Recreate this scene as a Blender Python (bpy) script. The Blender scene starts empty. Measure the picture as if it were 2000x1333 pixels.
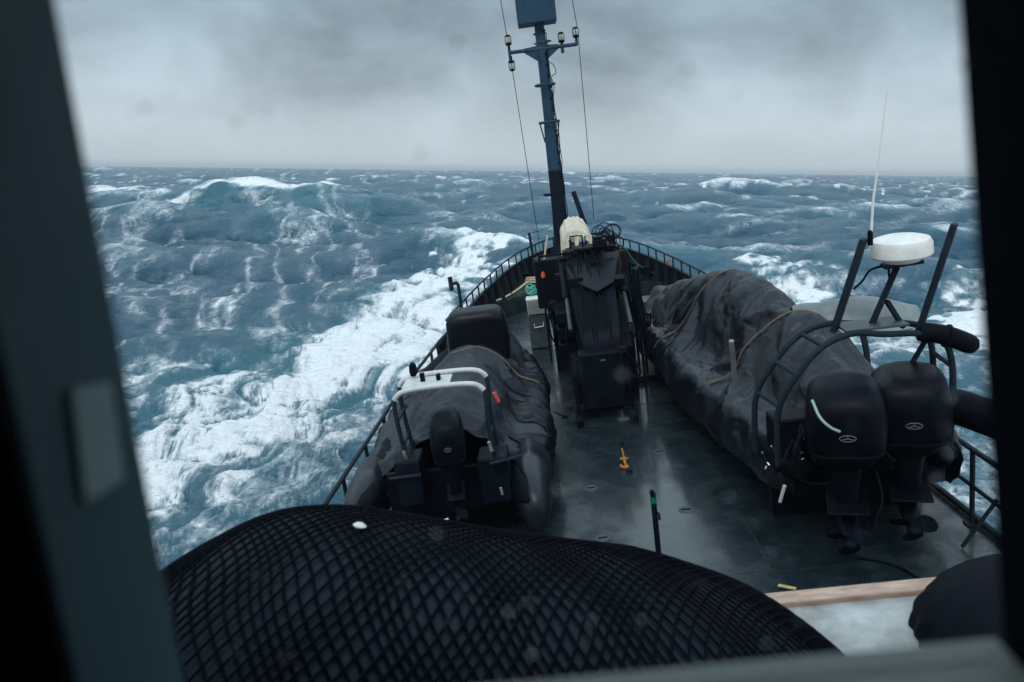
import bpy, math, random
import numpy as np
from mathutils import Matrix, Vector
random.seed(7)
R = math.radians
scene = bpy.context.scene
COL = scene.collection

# ------------------------------------------------------------------ frames
# world: z = 0 mean sea level.  ship frame: +Y bow, +X starboard, z = 0 main deck.  The ship is rolled to port and pitched up.
SHIP = Matrix(((0.99016, 0.02522, -0.13763, 1.5628),
               (-0.02980, 0.99907, -0.03127, 0.1513),
               (0.13671, 0.03506, 0.98999, 2.9654),
               (0, 0, 0, 1)))
# ------------------------------------------------------------------ camera
cd = bpy.data.cameras.new('camera'); cam = bpy.data.objects.new('camera', cd); COL.objects.link(cam)
cd.sensor_width = 36; cd.lens = 28.0; cd.clip_start = 0.02; cd.clip_end = 40000
cam.matrix_world = Matrix.Translation((0, 0, 8.4)) @ Matrix.Rotation(R(90 - 12.13), 4, 'X') @ Matrix.Rotation(R(0.66), 4, 'Z')
cd.dof.use_dof = True; cd.dof.focus_distance = 17; cd.dof.aperture_fstop = 2.7
scene.camera = cam

# ------------------------------------------------------------------ world: overcast sky
SUN_EL, SUN_AZ = 48, 200
w = bpy.data.worlds.new('World'); scene.world = w; w.use_nodes = True
nt = w.node_tree; nt.nodes.clear()
def N(t, **k):
    n = nt.nodes.new(t)
    for a, b in k.items(): setattr(n, a, b)
    return n
out = N('ShaderNodeOutputWorld'); bg = N('ShaderNodeBackground'); bg.inputs['Strength'].default_value = 0.1
sky = N('ShaderNodeTexSky', sky_type='NISHITA'); sky.sun_disc = False; sky.sun_elevation = R(SUN_EL); sky.sun_rotation = R(SUN_AZ)
tc = N('ShaderNodeTexCoord'); sep = N('ShaderNodeSeparateXYZ'); nt.links.new(tc.outputs['Generated'], sep.inputs[0])
mp = N('ShaderNodeMapping'); mp.inputs['Scale'].default_value = (1.0, 1.0, 1.7); mp.inputs['Location'].default_value = (3.3, 1.2, 0.35)
nt.links.new(tc.outputs['Generated'], mp.inputs[0])
n1 = N('ShaderNodeTexNoise'); n1.inputs['Scale'].default_value = 4.6; n1.inputs['Detail'].default_value = 7; n1.inputs['Roughness'].default_value = 0.52; n1.inputs['Distortion'].default_value = 0.25
nt.links.new(mp.outputs[0], n1.inputs['Vector'])
# elevation ramp: pale band over the horizon, darker cloud deck, bright overcast zenith
ramp = N('ShaderNodeValToRGB'); cr = ramp.color_ramp
nt.links.new(sep.outputs['Z'], ramp.inputs[0])
cr.elements[0].position = 0.0; cr.elements[0].color = (0.45, 0.515, 0.565, 1)
cr.elements[1].position = 1.0; cr.elements[1].color = (0.72, 0.90, 1.08, 1)
for p, c in ((0.05, (0.43, 0.495, 0.55, 1)), (0.11, (0.31, 0.375, 0.425, 1)), (0.18, (0.23, 0.295, 0.345, 1)), (0.27, (0.30, 0.375, 0.43, 1)), (0.38, (0.60, 0.74, 0.85, 1)), (0.55, (0.72, 0.88, 1.0, 1))):
    e = cr.elements.new(p); e.color = c
cl = N('ShaderNodeMapRange'); cl.inputs['From Min'].default_value = 0.3; cl.inputs['From Max'].default_value = 0.7
cl.inputs['To Min'].default_value = 0.70; cl.inputs['To Max'].default_value = 1.85
nt.links.new(n1.outputs['Fac'], cl.inputs['Value'])
# cloud contrast fades to the horizon
fd = N('ShaderNodeMapRange'); fd.inputs['From Min'].default_value = 0.0; fd.inputs['From Max'].default_value = 0.13
nt.links.new(sep.outputs['Z'], fd.inputs['Value'])
mxf = N('ShaderNodeMix', data_type='FLOAT'); mxf.inputs[2].default_value = 1.27
nt.links.new(fd.outputs[0], mxf.inputs[0]); nt.links.new(cl.outputs[0], mxf.inputs[3])
mul = N('ShaderNodeVectorMath', operation='SCALE'); nt.links.new(ramp.outputs[0], mul.inputs[0]); nt.links.new(mxf.outputs[0], mul.inputs['Scale'])
ten = N('ShaderNodeVectorMath', operation='SCALE'); ten.inputs['Scale'].default_value = 10.0; nt.links.new(mul.outputs[0], ten.inputs[0])
mx = N('ShaderNodeMix', data_type='RGBA'); mx.inputs[0].default_value = 0.93
nt.links.new(sky.outputs[0], mx.inputs[6]); nt.links.new(ten.outputs[0], mx.inputs[7])
nt.links.new(mx.outputs[2], bg.inputs[0]); nt.links.new(bg.outputs[0], out.inputs[0])
# ------------------------------------------------------------------ sun through cloud
sl = bpy.data.lights.new('sun', 'SUN'); sl.energy = 1.3; sl.angle = R(30); sl.color = (1, 0.97, 0.93)
so = bpy.data.objects.new('sun', sl); COL.objects.link(so)
so.rotation_euler = (R(90 - SUN_EL), 0, R(180 - SUN_AZ))
# ------------------------------------------------------------------ exposure
vs = scene.view_settings; vs.view_transform = 'Standard'; vs.look = 'None'; vs.exposure = 0.0; vs.gamma = 1.0
cy = scene.cycles
cy.max_bounces = 6; cy.diffuse_bounces = 2; cy.glossy_bounces = 3; cy.transparent_max_bounces = 12; cy.use_denoising = True
cy.volume_bounces = 0

# ------------------------------------------------------------------ materials
MATS = {}
def mat(name, c1, c2=None, rough=0.5, r2=None, metal=0.0, scale=4.0, detail=6, bump=0.0, bscale=None, lo=0.35, hi=0.65, stretch=(1, 1, 1), spec=None, coat=0.0):
    m = bpy.data.materials.new(name); m.use_nodes = True
    t = m.node_tree; b = t.nodes['Principled BSDF']
    c2 = c2 or tuple(x * 1.35 for x in c1); r2 = rough if r2 is None else r2
    if spec is None: spec = 0.06 if max(c1) < 0.06 else 0.35
    if max(c1) < 0.06 and 'tarp' not in name: c1 = (c1[0] * .26, c1[1] * .36, c1[2] * .5); c2 = (c2[0] * .26, c2[1] * .36, c2[2] * .5)
    tcn = t.nodes.new('ShaderNodeTexCoord'); mpn = t.nodes.new('ShaderNodeMapping'); mpn.inputs['Scale'].default_value = stretch
    t.links.new(tcn.outputs['Object'], mpn.inputs[0])
    nz = t.nodes.new('ShaderNodeTexNoise'); nz.inputs['Scale'].default_value = scale; nz.inputs['Detail'].default_value = detail; nz.inputs['Roughness'].default_value = 0.6
    t.links.new(mpn.outputs[0], nz.inputs['Vector'])
    mr = t.nodes.new('ShaderNodeMapRange'); mr.inputs['From Min'].default_value = lo; mr.inputs['From Max'].default_value = hi
    t.links.new(nz.outputs['Fac'], mr.inputs['Value'])
    mc = t.nodes.new('ShaderNodeMix'); mc.data_type = 'RGBA'
    mc.inputs[6].default_value = (*c1, 1); mc.inputs[7].default_value = (*c2, 1)
    t.links.new(mr.outputs[0], mc.inputs[0]); t.links.new(mc.outputs[2], b.inputs['Base Color'])
    rr = t.nodes.new('ShaderNodeMapRange'); rr.inputs['To Min'].default_value = rough; rr.inputs['To Max'].default_value = r2
    t.links.new(mr.outputs[0], rr.inputs['Value']); t.links.new(rr.outputs[0], b.inputs['Roughness'])
    b.inputs['Metallic'].default_value = metal; b.inputs['Specular IOR Level'].default_value = spec; b.inputs['Coat Weight'].default_value = coat
    if bump:
        nb = t.nodes.new('ShaderNodeTexNoise'); nb.inputs['Scale'].default_value = bscale or scale * 4; nb.inputs['Detail'].default_value = 5
        t.links.new(mpn.outputs[0], nb.inputs['Vector'])
        bp = t.nodes.new('ShaderNodeBump'); bp.inputs['Strength'].default_value = 1.0; bp.inputs['Distance'].default_value = bump
        t.links.new(nb.outputs['Fac'], bp.inputs['Height']); t.links.new(bp.outputs[0], b.inputs['Normal'])
    MATS[name] = m
    return m

M_black = mat('black paint', (0.010, 0.013, 0.018), (0.022, 0.026, 0.032), 0.35, 0.6, scale=3, bump=0.002, bscale=30)
M_steel = mat('ship grey steel', (0.035, 0.05, 0.06), (0.06, 0.075, 0.082), 0.35, 0.6, scale=5, bump=0.002, bscale=25)
M_rail = mat('railing paint', (0.05, 0.058, 0.055), (0.07, 0.08, 0.075), 0.35, 0.6, scale=9)
M_mast = mat('mast paint', (0.013, 0.042, 0.078), (0.022, 0.060, 0.100), 0.45, 0.65, scale=3, stretch=(1, 1, .4), spec=0.15)
M_mastlow = mat('sooty mast paint', (0.016, 0.024, 0.03), (0.035, 0.045, 0.05), 0.45, 0.65, scale=4)
M_deck = None
M_tarp = mat('wet black tarpaulin', (0.002, 0.0045, 0.009), (0.006, 0.010, 0.016), 0.28, 0.48, scale=1.6, bump=0.002, bscale=7, spec=0.42)
M_tarp2 = mat('grey weathered tarpaulin', (0.011, 0.016, 0.022), (0.024, 0.031, 0.039), 0.35, 0.6, scale=1.4, bump=0.004, bscale=8, spec=0.25)
M_tarp3 = mat('pale grey tarpaulin', (0.12, 0.15, 0.16), (0.2, 0.24, 0.25), 0.35, 0.6, scale=2.5, bump=0.004, bscale=12)
M_white = mat('white plastic', (0.66, 0.66, 0.62), (0.78, 0.78, 0.74), 0.3, 0.5, scale=6)
M_grip = mat('white padding', (0.46, 0.48, 0.47), (0.58, 0.6, 0.59), 0.35, 0.5, scale=8)
M_cream = mat('cream canvas', (0.5, 0.43, 0.33), (0.66, 0.6, 0.49), 0.8, scale=7, bump=0.01, bscale=14)
M_rope = mat('tan rope', (0.13, 0.09, 0.055), (0.2, 0.145, 0.09), 0.85, scale=30)
M_creamrope = mat('pale rope', (0.5, 0.42, 0.28), (0.62, 0.54, 0.4), 0.85, scale=30)
M_green = mat('green rope', (0.06, 0.38, 0.28), (0.12, 0.5, 0.4), 0.8, scale=20)
M_rust = mat('red oxide', (0.05, 0.013, 0.012), (0.09, 0.028, 0.022), 0.6, scale=9, bump=0.004)
M_orange = mat('orange paint', (0.34, 0.13, 0.02), (0.45, 0.2, 0.03), 0.5, scale=12)
M_red = mat('red plastic', (0.6, 0.05, 0.03), (0.75, 0.1, 0.06), 0.4)
M_redtag = mat('red tag', (0.55, 0.06, 0.06), None, 0.5)
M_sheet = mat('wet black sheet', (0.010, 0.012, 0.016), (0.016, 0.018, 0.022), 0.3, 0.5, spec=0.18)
M_rubber = mat('black rubber', (0.008, 0.010, 0.013), (0.016, 0.018, 0.022), 0.5, 0.7, scale=8)
M_cowl = mat('glossy black cowling', (0.007, 0.009, 0.013), (0.012, 0.015, 0.02), 0.35, 0.55, scale=2.5, spec=0.09)
M_chrome = mat('worn silver metal', (0.55, 0.55, 0.53), (0.7, 0.7, 0.68), 0.25, 0.4, metal=0.9)
M_emblem = mat('pale emblem print', (0.10, 0.10, 0.095), None, 0.4)
M_glasslamp = mat('lantern lens', (0.35, 0.38, 0.28), (0.5, 0.52, 0.42), 0.15, spec=0.7)
M_sill = mat('window sill paint', (0.5, 0.56, 0.52), (0.56, 0.62, 0.58), 0.5, 0.65, scale=14, bump=0.0008, bscale=160)
M_window = mat('window frame paint', (0.040, 0.092, 0.112), (0.047, 0.106, 0.126), 0.6, 0.75, scale=14, bump=0.0008, bscale=160)
M_wheel = mat('wheelhouse dark lining', (0.008, 0.011, 0.02), (0.011, 0.015, 0.026), 0.8, scale=4)
M_pale = mat('pale reflection and hose', (0.26, 0.36, 0.36), (0.30, 0.4, 0.4), 0.55, scale=5)  # jamb reflection put into a pale colour; also used on the hose
M_yellow = mat('faded yellow paint', (0.42, 0.33, 0.12), (0.5, 0.42, 0.2), 0.6, scale=12)
M_lid = mat('worn white hatch paint', (0.20, 0.21, 0.19), (0.50, 0.52, 0.52), 0.3, 0.6, scale=2.6, detail=9)
M_wood = mat('salt bleached wood', (0.3, 0.2, 0.15), (0.55, 0.4, 0.31), 0.5, 0.7, scale=5, detail=9, stretch=(1, 4, 4), bump=0.003)
M_netcloth = mat('dark cover cloth under net', (0.024, 0.030, 0.036), (0.044, 0.052, 0.058), 0.28, 0.5, scale=7, bump=0.004, bscale=40)
M_twine = mat('black net twine', (0.004, 0.006, 0.009), (0.008, 0.010, 0.014), 0.85, scale=60)
M_hullblack = mat('black hull plate', (0.013, 0.017, 0.022), (0.03, 0.036, 0.042), 0.35, 0.6, scale=1.2, bump=0.004, bscale=5)

# deck paint: wet dark green-grey, worn patches, puddles, rust stains
def deck_material():
    m = bpy.data.materials.new('wet deck paint'); m.use_nodes = True; t = m.node_tree; b = t.nodes['Principled BSDF']
    L = t.links.new
    def n(ty, **k):
        x = t.nodes.new(ty)
        for a, v in k.items(): x.inputs[a].default_value = v
        return x
    tcn = n('ShaderNodeTexCoord')
    big = n('ShaderNodeTexNoise', Scale=0.55, Detail=7, Roughness=0.62); L(tcn.outputs['Object'], big.inputs['Vector'])
    mid = n('ShaderNodeTexNoise', Scale=2.3, Detail=8, Roughness=0.65); L(tcn.outputs['Object'], mid.inputs['Vector'])
    fin = n('ShaderNodeTexNoise', Scale=22, Detail=5, Roughness=0.6); L(tcn.outputs['Object'], fin.inputs['Vector'])
    r1 = t.nodes.new('ShaderNodeValToRGB'); L(mid.outputs['Fac'], r1.inputs[0])
    r1.color_ramp.elements[0].position = 0.32; r1.color_ramp.elements[0].color = (0.006, 0.013, 0.018, 1)
    r1.color_ramp.elements[1].position = 0.7; r1.color_ramp.elements[1].color = (0.026, 0.042, 0.046, 1)
    e = r1.color_ramp.elements.new(0.52); e.color = (0.012, 0.023, 0.028, 1)
    rust = t.nodes.new('ShaderNodeMix'); rust.data_type = 'RGBA'; rust.inputs[7].default_value = (0.035, 0.031, 0.020, 1)
    rm = n('ShaderNodeMapRange'); rm.inputs['From Min'].default_value = 0.56; rm.inputs['From Max'].default_value = 0.72; rm.inputs['To Max'].default_value = 0.6
    L(big.outputs['Fac'], rm.inputs['Value']); L(rm.outputs[0], rust.inputs[0]); L(r1.outputs[0], rust.inputs[6])
    L(rust.outputs[2], b.inputs['Base Color'])
    rr = n('ShaderNodeMapRange'); rr.inputs['From Min'].default_value = 0.35; rr.inputs['From Max'].default_value = 0.66; rr.inputs['To Min'].default_value = 0.13; rr.inputs['To Max'].default_value = 0.42
    ad = t.nodes.new('ShaderNodeMath'); ad.operation = 'ADD'; ad.use_clamp = False
    h = t.nodes.new('ShaderNodeMath'); h.operation = 'MULTIPLY'; h.inputs[1].default_value = 0.5; L(mid.outputs['Fac'], h.inputs[0])
    h2 = t.nodes.new('ShaderNodeMath'); h2.operation = 'MULTIPLY'; h2.inputs[1].default_value = 0.5; L(big.outputs['Fac'], h2.inputs[0])
    L(h.outputs[0], ad.inputs[0]); L(h2.outputs[0], ad.inputs[1]); L(ad.outputs[0], rr.inputs['Value']); L(rr.outputs[0], b.inputs['Roughness'])
    bp = n('ShaderNodeBump', Strength=1.0, Distance=0.004); mixh = t.nodes.new('ShaderNodeMath'); mixh.operation = 'MULTIPLY_ADD'; mixh.inputs[1].default_value = 3.0
    bk = n('ShaderNodeTexBrick'); bk.inputs['Scale'].default_value = 1.0; bk.inputs['Mortar Size'].default_value = 0.014; bk.inputs['Mortar Smooth'].default_value = 0.6; bk.inputs['Brick Width'].default_value = 3.1; bk.inputs['Row Height'].default_value = 1.45; L(tcn.outputs['Object'], bk.inputs['Vector'])
    L(mid.outputs['Fac'], mixh.inputs[0]); L(fin.outputs['Fac'], mixh.inputs[2])
    sm_ = t.nodes.new('ShaderNodeMath'); sm_.operation = 'MULTIPLY_ADD'; sm_.inputs[1].default_value = 1.6; L(bk.outputs['Fac'], sm_.inputs[0]); L(mixh.outputs[0], sm_.inputs[2]); L(sm_.outputs[0], bp.inputs['Height'])
    # grime caught along the weld seams
    gm_ = t.nodes.new('ShaderNodeMix'); gm_.data_type = 'RGBA'; gm_.inputs[7].default_value = (0.03, 0.026, 0.02, 1); gk = t.nodes.new('ShaderNodeMath'); gk.operation = 'MULTIPLY'; gk.inputs[1].default_value = 0.7; L(bk.outputs['Fac'], gk.inputs[0]); L(gk.outputs[0], gm_.inputs[0]); L(rust.outputs[2], gm_.inputs[6]); L(gm_.outputs[2], b.inputs['Base Color']); L(bp.outputs[0], b.inputs['Normal'])
    cw = n('ShaderNodeMapRange'); cw.inputs['From Min'].default_value = 0.40; cw.inputs['From Max'].default_value = 0.58; cw.inputs['To Min'].default_value = 0.05; cw.inputs['To Max'].default_value = 1.0; sx_ = t.nodes.new('ShaderNodeSeparateXYZ'); L(tcn.outputs['Object'], sx_.inputs[0])
    # rain water lies along the middle of the deck
    bx_ = t.nodes.new('ShaderNodeMath'); bx_.operation = 'MULTIPLY_ADD'; bx_.inputs[1].default_value = 1.3; bx_.inputs[2].default_value = -0.65; L(big.outputs['Fac'], bx_.inputs[0])
    bs_ = t.nodes.new('ShaderNodeMath'); bs_.operation = 'ADD'; L(sx_.outputs['X'], bs_.inputs[0]); L(bx_.outputs[0], bs_.inputs[1])
    b2_ = t.nodes.new('ShaderNodeMath'); b2_.operation = 'SUBTRACT'; b2_.inputs[1].default_value = 0.25; L(bs_.outputs[0], b2_.inputs[0])
    b3_ = t.nodes.new('ShaderNodeMath'); b3_.operation = 'ABSOLUTE'; L(b2_.outputs[0], b3_.inputs[0])
    b4_ = n('ShaderNodeMapRange'); b4_.inputs['From Min'].default_value = 0.25; b4_.inputs['From Max'].default_value = 0.9; b4_.inputs['To Min'].default_value = 0.12; b4_.inputs['To Max'].default_value = -0.06; L(b3_.outputs[0], b4_.inputs['Value'])
    b5_ = t.nodes.new('ShaderNodeMath'); b5_.operation = 'ADD'; L(big.outputs['Fac'], b5_.inputs[0]); L(b4_.outputs[0], b5_.inputs[1])
    L(b5_.outputs[0], cw.inputs['Value']); L(cw.outputs[0], b.inputs['Coat Weight'])
    b.inputs['Specular IOR Level'].default_value = 0.22; b.inputs['Coat Roughness'].default_value = 0.13; b.inputs['Coat IOR'].default_value = 1.5
    return m
M_deck = deck_material()
M_glassdrop = None

# ------------------------------------------------------------------ mesh building
def cat_rom(pts, n):
    P = np.array(pts, float)
    if len(P) < 3:
        return [tuple(P[0] + (P[-1] - P[0]) * i / n) for i in range(n + 1)]
    d = np.r_[0, np.cumsum(np.linalg.norm(np.diff(P, axis=0), axis=1))]
    Q = np.vstack([2 * P[0] - P[1], P, 2 * P[-1] - P[-2]])
    o = []
    for s in np.linspace(0, d[-1], n + 1):
        i = min(max(np.searchsorted(d, s, 'right') - 1, 0), len(P) - 2)
        t = (s - d[i]) / max(d[i + 1] - d[i], 1e-9)
        a, b, c, e = Q[i:i + 4]
        o.append(tuple(0.5 * (2 * b + (c - a) * t + (2 * a - 5 * b + 4 * c - e) * t * t + (3 * b - a - 3 * c + e) * t ** 3)))
    return o

class MB:
    def __init__(s): s.v = []; s.f = []
    def add(s, vs, fs):
        o = len(s.v); s.v += [tuple(map(float, x)) for x in vs]; s.f += [tuple(i + o for i in f) for f in fs]; return s
    def box(s, c, size, rot=None, taper=1.0):
        c = Vector(c); m = rot.to_3x3() if rot is not None else Matrix.Identity(3)
        vs = []
        for z in (-.5, .5):
            k = taper if z > 0 else 1.0
            for x, y in ((-.5, -.5), (.5, -.5), (.5, .5), (-.5, .5)):
                vs.append(c + m @ Vector((x * size[0] * k, y * size[1] * k, z * size[2])))
        return s.add(vs, [(3, 2, 1, 0), (4, 5, 6, 7), (0, 1, 5, 4), (1, 2, 6, 5), (2, 3, 7, 6), (3, 0, 4, 7)])
    def beam(s, a, b, wx, wy, roll=0.0):
        a, b = Vector(a), Vector(b); d = b - a
        q = d.to_track_quat('Z', 'Y').to_matrix() @ Matrix.Rotation(roll, 3, 'Z')
        return s.box((a + b) / 2, (wx, wy, d.length), q)
    def tube(s, pts, r, n=8, closed=False, cap=True):
        P = [Vector(p) for p in pts]; k = len(P)
        rs = r if hasattr(r, '__len__') else [r] * k
        vs = []; up = None
        for i in range(k):
            if closed: d = P[(i + 1) % k] - P[i - 1]
            else: d = P[min(i + 1, k - 1)] - P[max(i - 1, 0)]
            d.normalize()
            if up is None:
                up = Vector((0, 0, 1)) if abs(d.z) < .9 else Vector((1, 0, 0))
            a = (up - d * up.dot(d))
            if a.length < 1e-5: a = d.orthogonal()
            a.normalize(); b = d.cross(a); up = a
            for j in range(n):
                t = 2 * math.pi * j / n
                vs.append(P[i] + (a * math.cos(t) + b * math.sin(t)) * rs[i])
        fs = []
        for i in range(k if closed else k - 1):
            for j in range(n):
                i2 = (i + 1) % k
                fs.append((i * n + j, i * n + (j + 1) % n, i2 * n + (j + 1) % n, i2 * n + j))
        if cap and not closed:
            fs.append(tuple(range(n - 1, -1, -1))); fs.append(tuple((k - 1) * n + j for j in range(n)))
        return s.add(vs, fs)
    def ring(s, c, R_, r, axis=(0, 0, 1), n=28, m=6, a0=0, a1=2 * math.pi):
        q = Vector(axis).to_track_quat('Z', 'Y').to_matrix(); c = Vector(c)
        full = abs(a1 - a0 - 2 * math.pi) < 1e-6
        k = n if full else n + 1
        pts = [c + q @ Vector((math.cos(a0 + (a1 - a0) * i / n) * R_, math.sin(a0 + (a1 - a0) * i / n) * R_, 0)) for i in range(k)]
        return s.tube(pts, r, m, closed=full)
    def lathe(s, prof, c=(0, 0, 0), axis=(0, 0, 1), n=24):
        q = Vector(axis).to_track_quat('Z', 'Y').to_matrix(); c = Vector(c); vs = []
        for rr, z in prof:
            for j in range(n):
                t = 2 * math.pi * j / n
                vs.append(c + q @ Vector((rr * math.cos(t), rr * math.sin(t), z)))
        k = len(prof); fs = []
        for i in range(k - 1):
            for j in range(n): fs.append((i * n + j, i * n + (j + 1) % n, (i + 1) * n + (j + 1) % n, (i + 1) * n + j))
        fs.append(tuple(range(n - 1, -1, -1))); fs.append(tuple((k - 1) * n + j for j in range(n)))
        return s.add(vs, fs)
    def prism(s, poly, d):          # poly: list of 3-D points (planar), extruded by vector d
        n = len(poly); d = Vector(d); vs = [Vector(p) for p in poly] + [Vector(p) + d for p in poly]
        return s.add(vs, [tuple(range(n - 1, -1, -1)), tuple(range(n, 2 * n))] + [(i, (i + 1) % n, n + (i + 1) % n, n + i) for i in range(n)])
    def loft(s, secs, cap=True, closed=True):
        n = len(secs[0]); k = len(secs); vs = [p for q in secs for p in q]; fs = []
        for i in range(k - 1):
            for j in range(n if closed else n - 1):
                fs.append((i * n + j, i * n + (j + 1) % n, (i + 1) * n + (j + 1) % n, (i + 1) * n + j))
        if cap and closed: fs.append(tuple(range(n - 1, -1, -1))); fs.append(tuple((k - 1) * n + j for j in range(n)))
        return s.add(vs, fs)
    def grid(s, A, closed_v=False):
        nu, nv = A.shape[:2]; vs = A.reshape(-1, 3); fs = []
        for i in range(nu - 1):
            for j in range(nv - 1): fs.append((i * nv + j, i * nv + j + 1, (i + 1) * nv + j + 1, (i + 1) * nv + j))
        return s.add(vs, fs)
    def build(s, name, m, parent=None, bevel=0.0, origin=None, angle=35, seg=2, solid=0.0, sub=0):
        if parent is not None: o0 = Vector(parent['_o'])
        elif origin is not None: o0 = Vector(origin)
        else:
            A = np.array(s.v); lo, hi = A.min(0), A.max(0); o0 = Vector(((lo[0] + hi[0]) / 2, (lo[1] + hi[1]) / 2, lo[2]))
        me = bpy.data.meshes.new(name)
        me.from_pydata([(x - o0.x, y - o0.y, z - o0.z) for x, y, z in s.v], [], s.f)
        me.materials.append(m)
        me.polygons.foreach_set('use_smooth', [True] * len(me.polygons))
        me.validate(); me.update()
        import bmesh
        bm = bmesh.new(); bm.from_mesh(me); bmesh.ops.recalc_face_normals(bm, faces=bm.faces); bm.to_mesh(me); bm.free()
        me.set_sharp_from_angle(angle=R(angle))
        ob = bpy.data.objects.new(name, me); COL.objects.link(ob)
        if bevel:
            b = ob.modifiers.new('bevel', 'BEVEL'); b.width = bevel; b.segments = seg; b.limit_method = 'ANGLE'; b.angle_limit = R(40)
        if solid:
            b = ob.modifiers.new('solid', 'SOLIDIFY'); b.thickness = solid; b.offset = -1
        if sub:
            b = ob.modifiers.new('sub', 'SUBSURF'); b.levels = sub; b.render_levels = sub
        ob['_o'] = tuple(o0)
        if parent is not None: ob.parent = parent
        else: ob.matrix_world = SHIP @ Matrix.Translation(o0)
        return ob

def tag(o, label, cat, group=None, kind=None):
    if label: o['label'] = label
    if cat: o['category'] = cat
    if group: o['group'] = group
    if kind: o['kind'] = kind
    return o
def thing(name, label, cat, loc, group=None):
    o = bpy.data.objects.new(name, None); COL.objects.link(o); o.empty_display_size = 0.2
    o.matrix_world = SHIP @ Matrix.Translation(Vector(loc)); o['_o'] = tuple(map(float, loc))
    return tag(o, label, cat, group)

# ------------------------------------------------------------------ periodic noise fields
rng = np.random.default_rng(11)
def noise_tile(n=512, k0=4, k1=16, slope=0.0, aniso=(1.0, 1.0), seed=0):
    g = np.random.default_rng(seed)
    kx = np.fft.fftfreq(n, 1 / n)[None, :] * aniso[0]; ky = np.fft.fftfreq(n, 1 / n)[:, None] * aniso[1]
    k = np.sqrt(kx ** 2 + ky ** 2); a = np.where((k >= k0) & (k <= k1), np.maximum(k, 1e-6) ** slope, 0)
    f = np.real(np.fft.ifft2(np.fft.fft2(g.standard_normal((n, n))) * a)); return (f / f.std()).astype(np.float32)
def samp(T, x, y, L):
    n = T.shape[0]; u = np.mod(x / L * n, n); v = np.mod(y / L * n, n)
    i = np.floor(u).astype(int); j = np.floor(v).astype(int); fu = (u - i).astype(np.float32); fv = (v - j).astype(np.float32)
    i %= n; j %= n; i2 = (i + 1) % n; j2 = (j + 1) % n
    return (T[j, i] * (1 - fu) + T[j, i2] * fu) * (1 - fv) + (T[j2, i] * (1 - fu) + T[j2, i2] * fu) * fv
def sstep(a, b, x):
    t = np.clip((x - a) / (b - a), 0, 1); return t * t * (3 - 2 * t)

# ================================================================== SEA
def wave_tile(L, n, lmin, lmax, lpeak, std, wind, spread, seed):
    g = np.random.default_rng(seed)
    kx = 2 * np.pi * np.fft.fftfreq(n, L / n)[None, :]; ky = 2 * np.pi * np.fft.fftfreq(n, L / n)[:, None]
    k = np.sqrt(kx ** 2 + ky ** 2); k[0, 0] = 1e-6; kp = 2 * np.pi / lpeak
    S = np.exp(-1.25 * (kp / k) ** 2) / k ** 4
    c = (kx * math.cos(wind) + ky * math.sin(wind)) / k
    S = S * (np.abs(c) ** spread) * np.where(c < 0, 0.25, 1)
    S = np.where((k >= 2 * np.pi / lmax) & (k <= 2 * np.pi / lmin), S, 0)
    h = (g.standard_normal((n, n)) + 1j * g.standard_normal((n, n))) * np.sqrt(S)
    H = np.fft.ifft2(h); s = std / np.real(H).std(); h = h * s
    f = lambda q: np.real(np.fft.ifft2(q)).astype(np.float32)
    Z = f(h); DX = f(-1j * kx / k * h); DY = f(-1j * ky / k * h)
    sxx = f(kx * kx / k * h); syy = f(ky * ky / k * h); sxy = f(kx * ky / k * h)
    return Z, DX, DY, sxx, syy, sxy

# long foam veins on the sea, drawn down the wave faces by the wind (metres)
VEINS = [[(-29.5, 62.8), (-25.3, 53.9), (-22.3, 47.0), (-20.2, 41.5), (-19.1, 38.2)],
         [(-24.6, 57.1), (-21.5, 50.3), (-19.3, 45.0)],
         [(-17.5, 62.6), (-15.2, 54.7), (-13.0, 47.6), (-12.2, 42.0), (-11.5, 38.6)],
         [(-23.5, 89.1), (-21.5, 86.8), (-17.7, 72.1)],
         [(-22.0, 84.3), (-22.5, 98.0), (-20.4, 108.9), (-16.6, 82.6), (-15.7, 74.1), (-13.7, 60.4), (-12.4, 58.2)],
         [(-11.7, 55.0), (-10.5, 47.8)],
         [(-30.8, 60.1), (-35.8, 73.7), (-37.8, 80.0), (-40.9, 89.4), (-44.3, 101.4), (-52.9, 126.3)],
         [(-75.1, 158.0), (-55.1, 112.3), (-44.7, 88.9)],
         [(-13.3, 87.8), (-10.9, 74.6)],
         [(-66.6, 195.9), (-47.4, 141.2), (-39.6, 124.8), (-32.1, 107.0), (-25.0, 88.2), (-21.0, 72.6)],
         [(-32.8, 126.1), (-29.4, 121.6), (-33.4, 144.3)],
         [(-17.7, 42.9), (-16.3, 40.6), (-15.1, 40.1)],
         [(-12.9, 37.5), (-11.8, 36.6), (-11.1, 37.6)],
         [(-11.5, 38.6), (-11.1, 36.0)],
         [(-27.4, 71.9), (-23.6, 61.1)],
         [(-26.4, 82.0), (-20.8, 64.7)],
         [(-10.7, 45.6), (-9.3, 41.2), (-9.0, 38.2)],
         [(-11.9, 65.6), (-10.0, 57.8), (-8.1, 54.1)],
         [(-17.9, 39.0), (-15.8, 35.7), (-14.5, 33.5)],
         [(-16.8, 45.2), (-15.0, 39.2)],
         [(-8.8, 90.4), (-8.0, 101.7), (-4.9, 106.6)],
         [(-46.0, 189.3), (-35.2, 159.2)],
         [(-42.2, 80.0), (-55.4, 108.1), (-75.9, 155.6)],
         [(-19.2, 53.2), (-15.9, 45.2), (-14.9, 40.6)],
         [(-10.9, 53.9), (-9.0, 45.7), (-8.5, 41.7)]]

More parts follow.
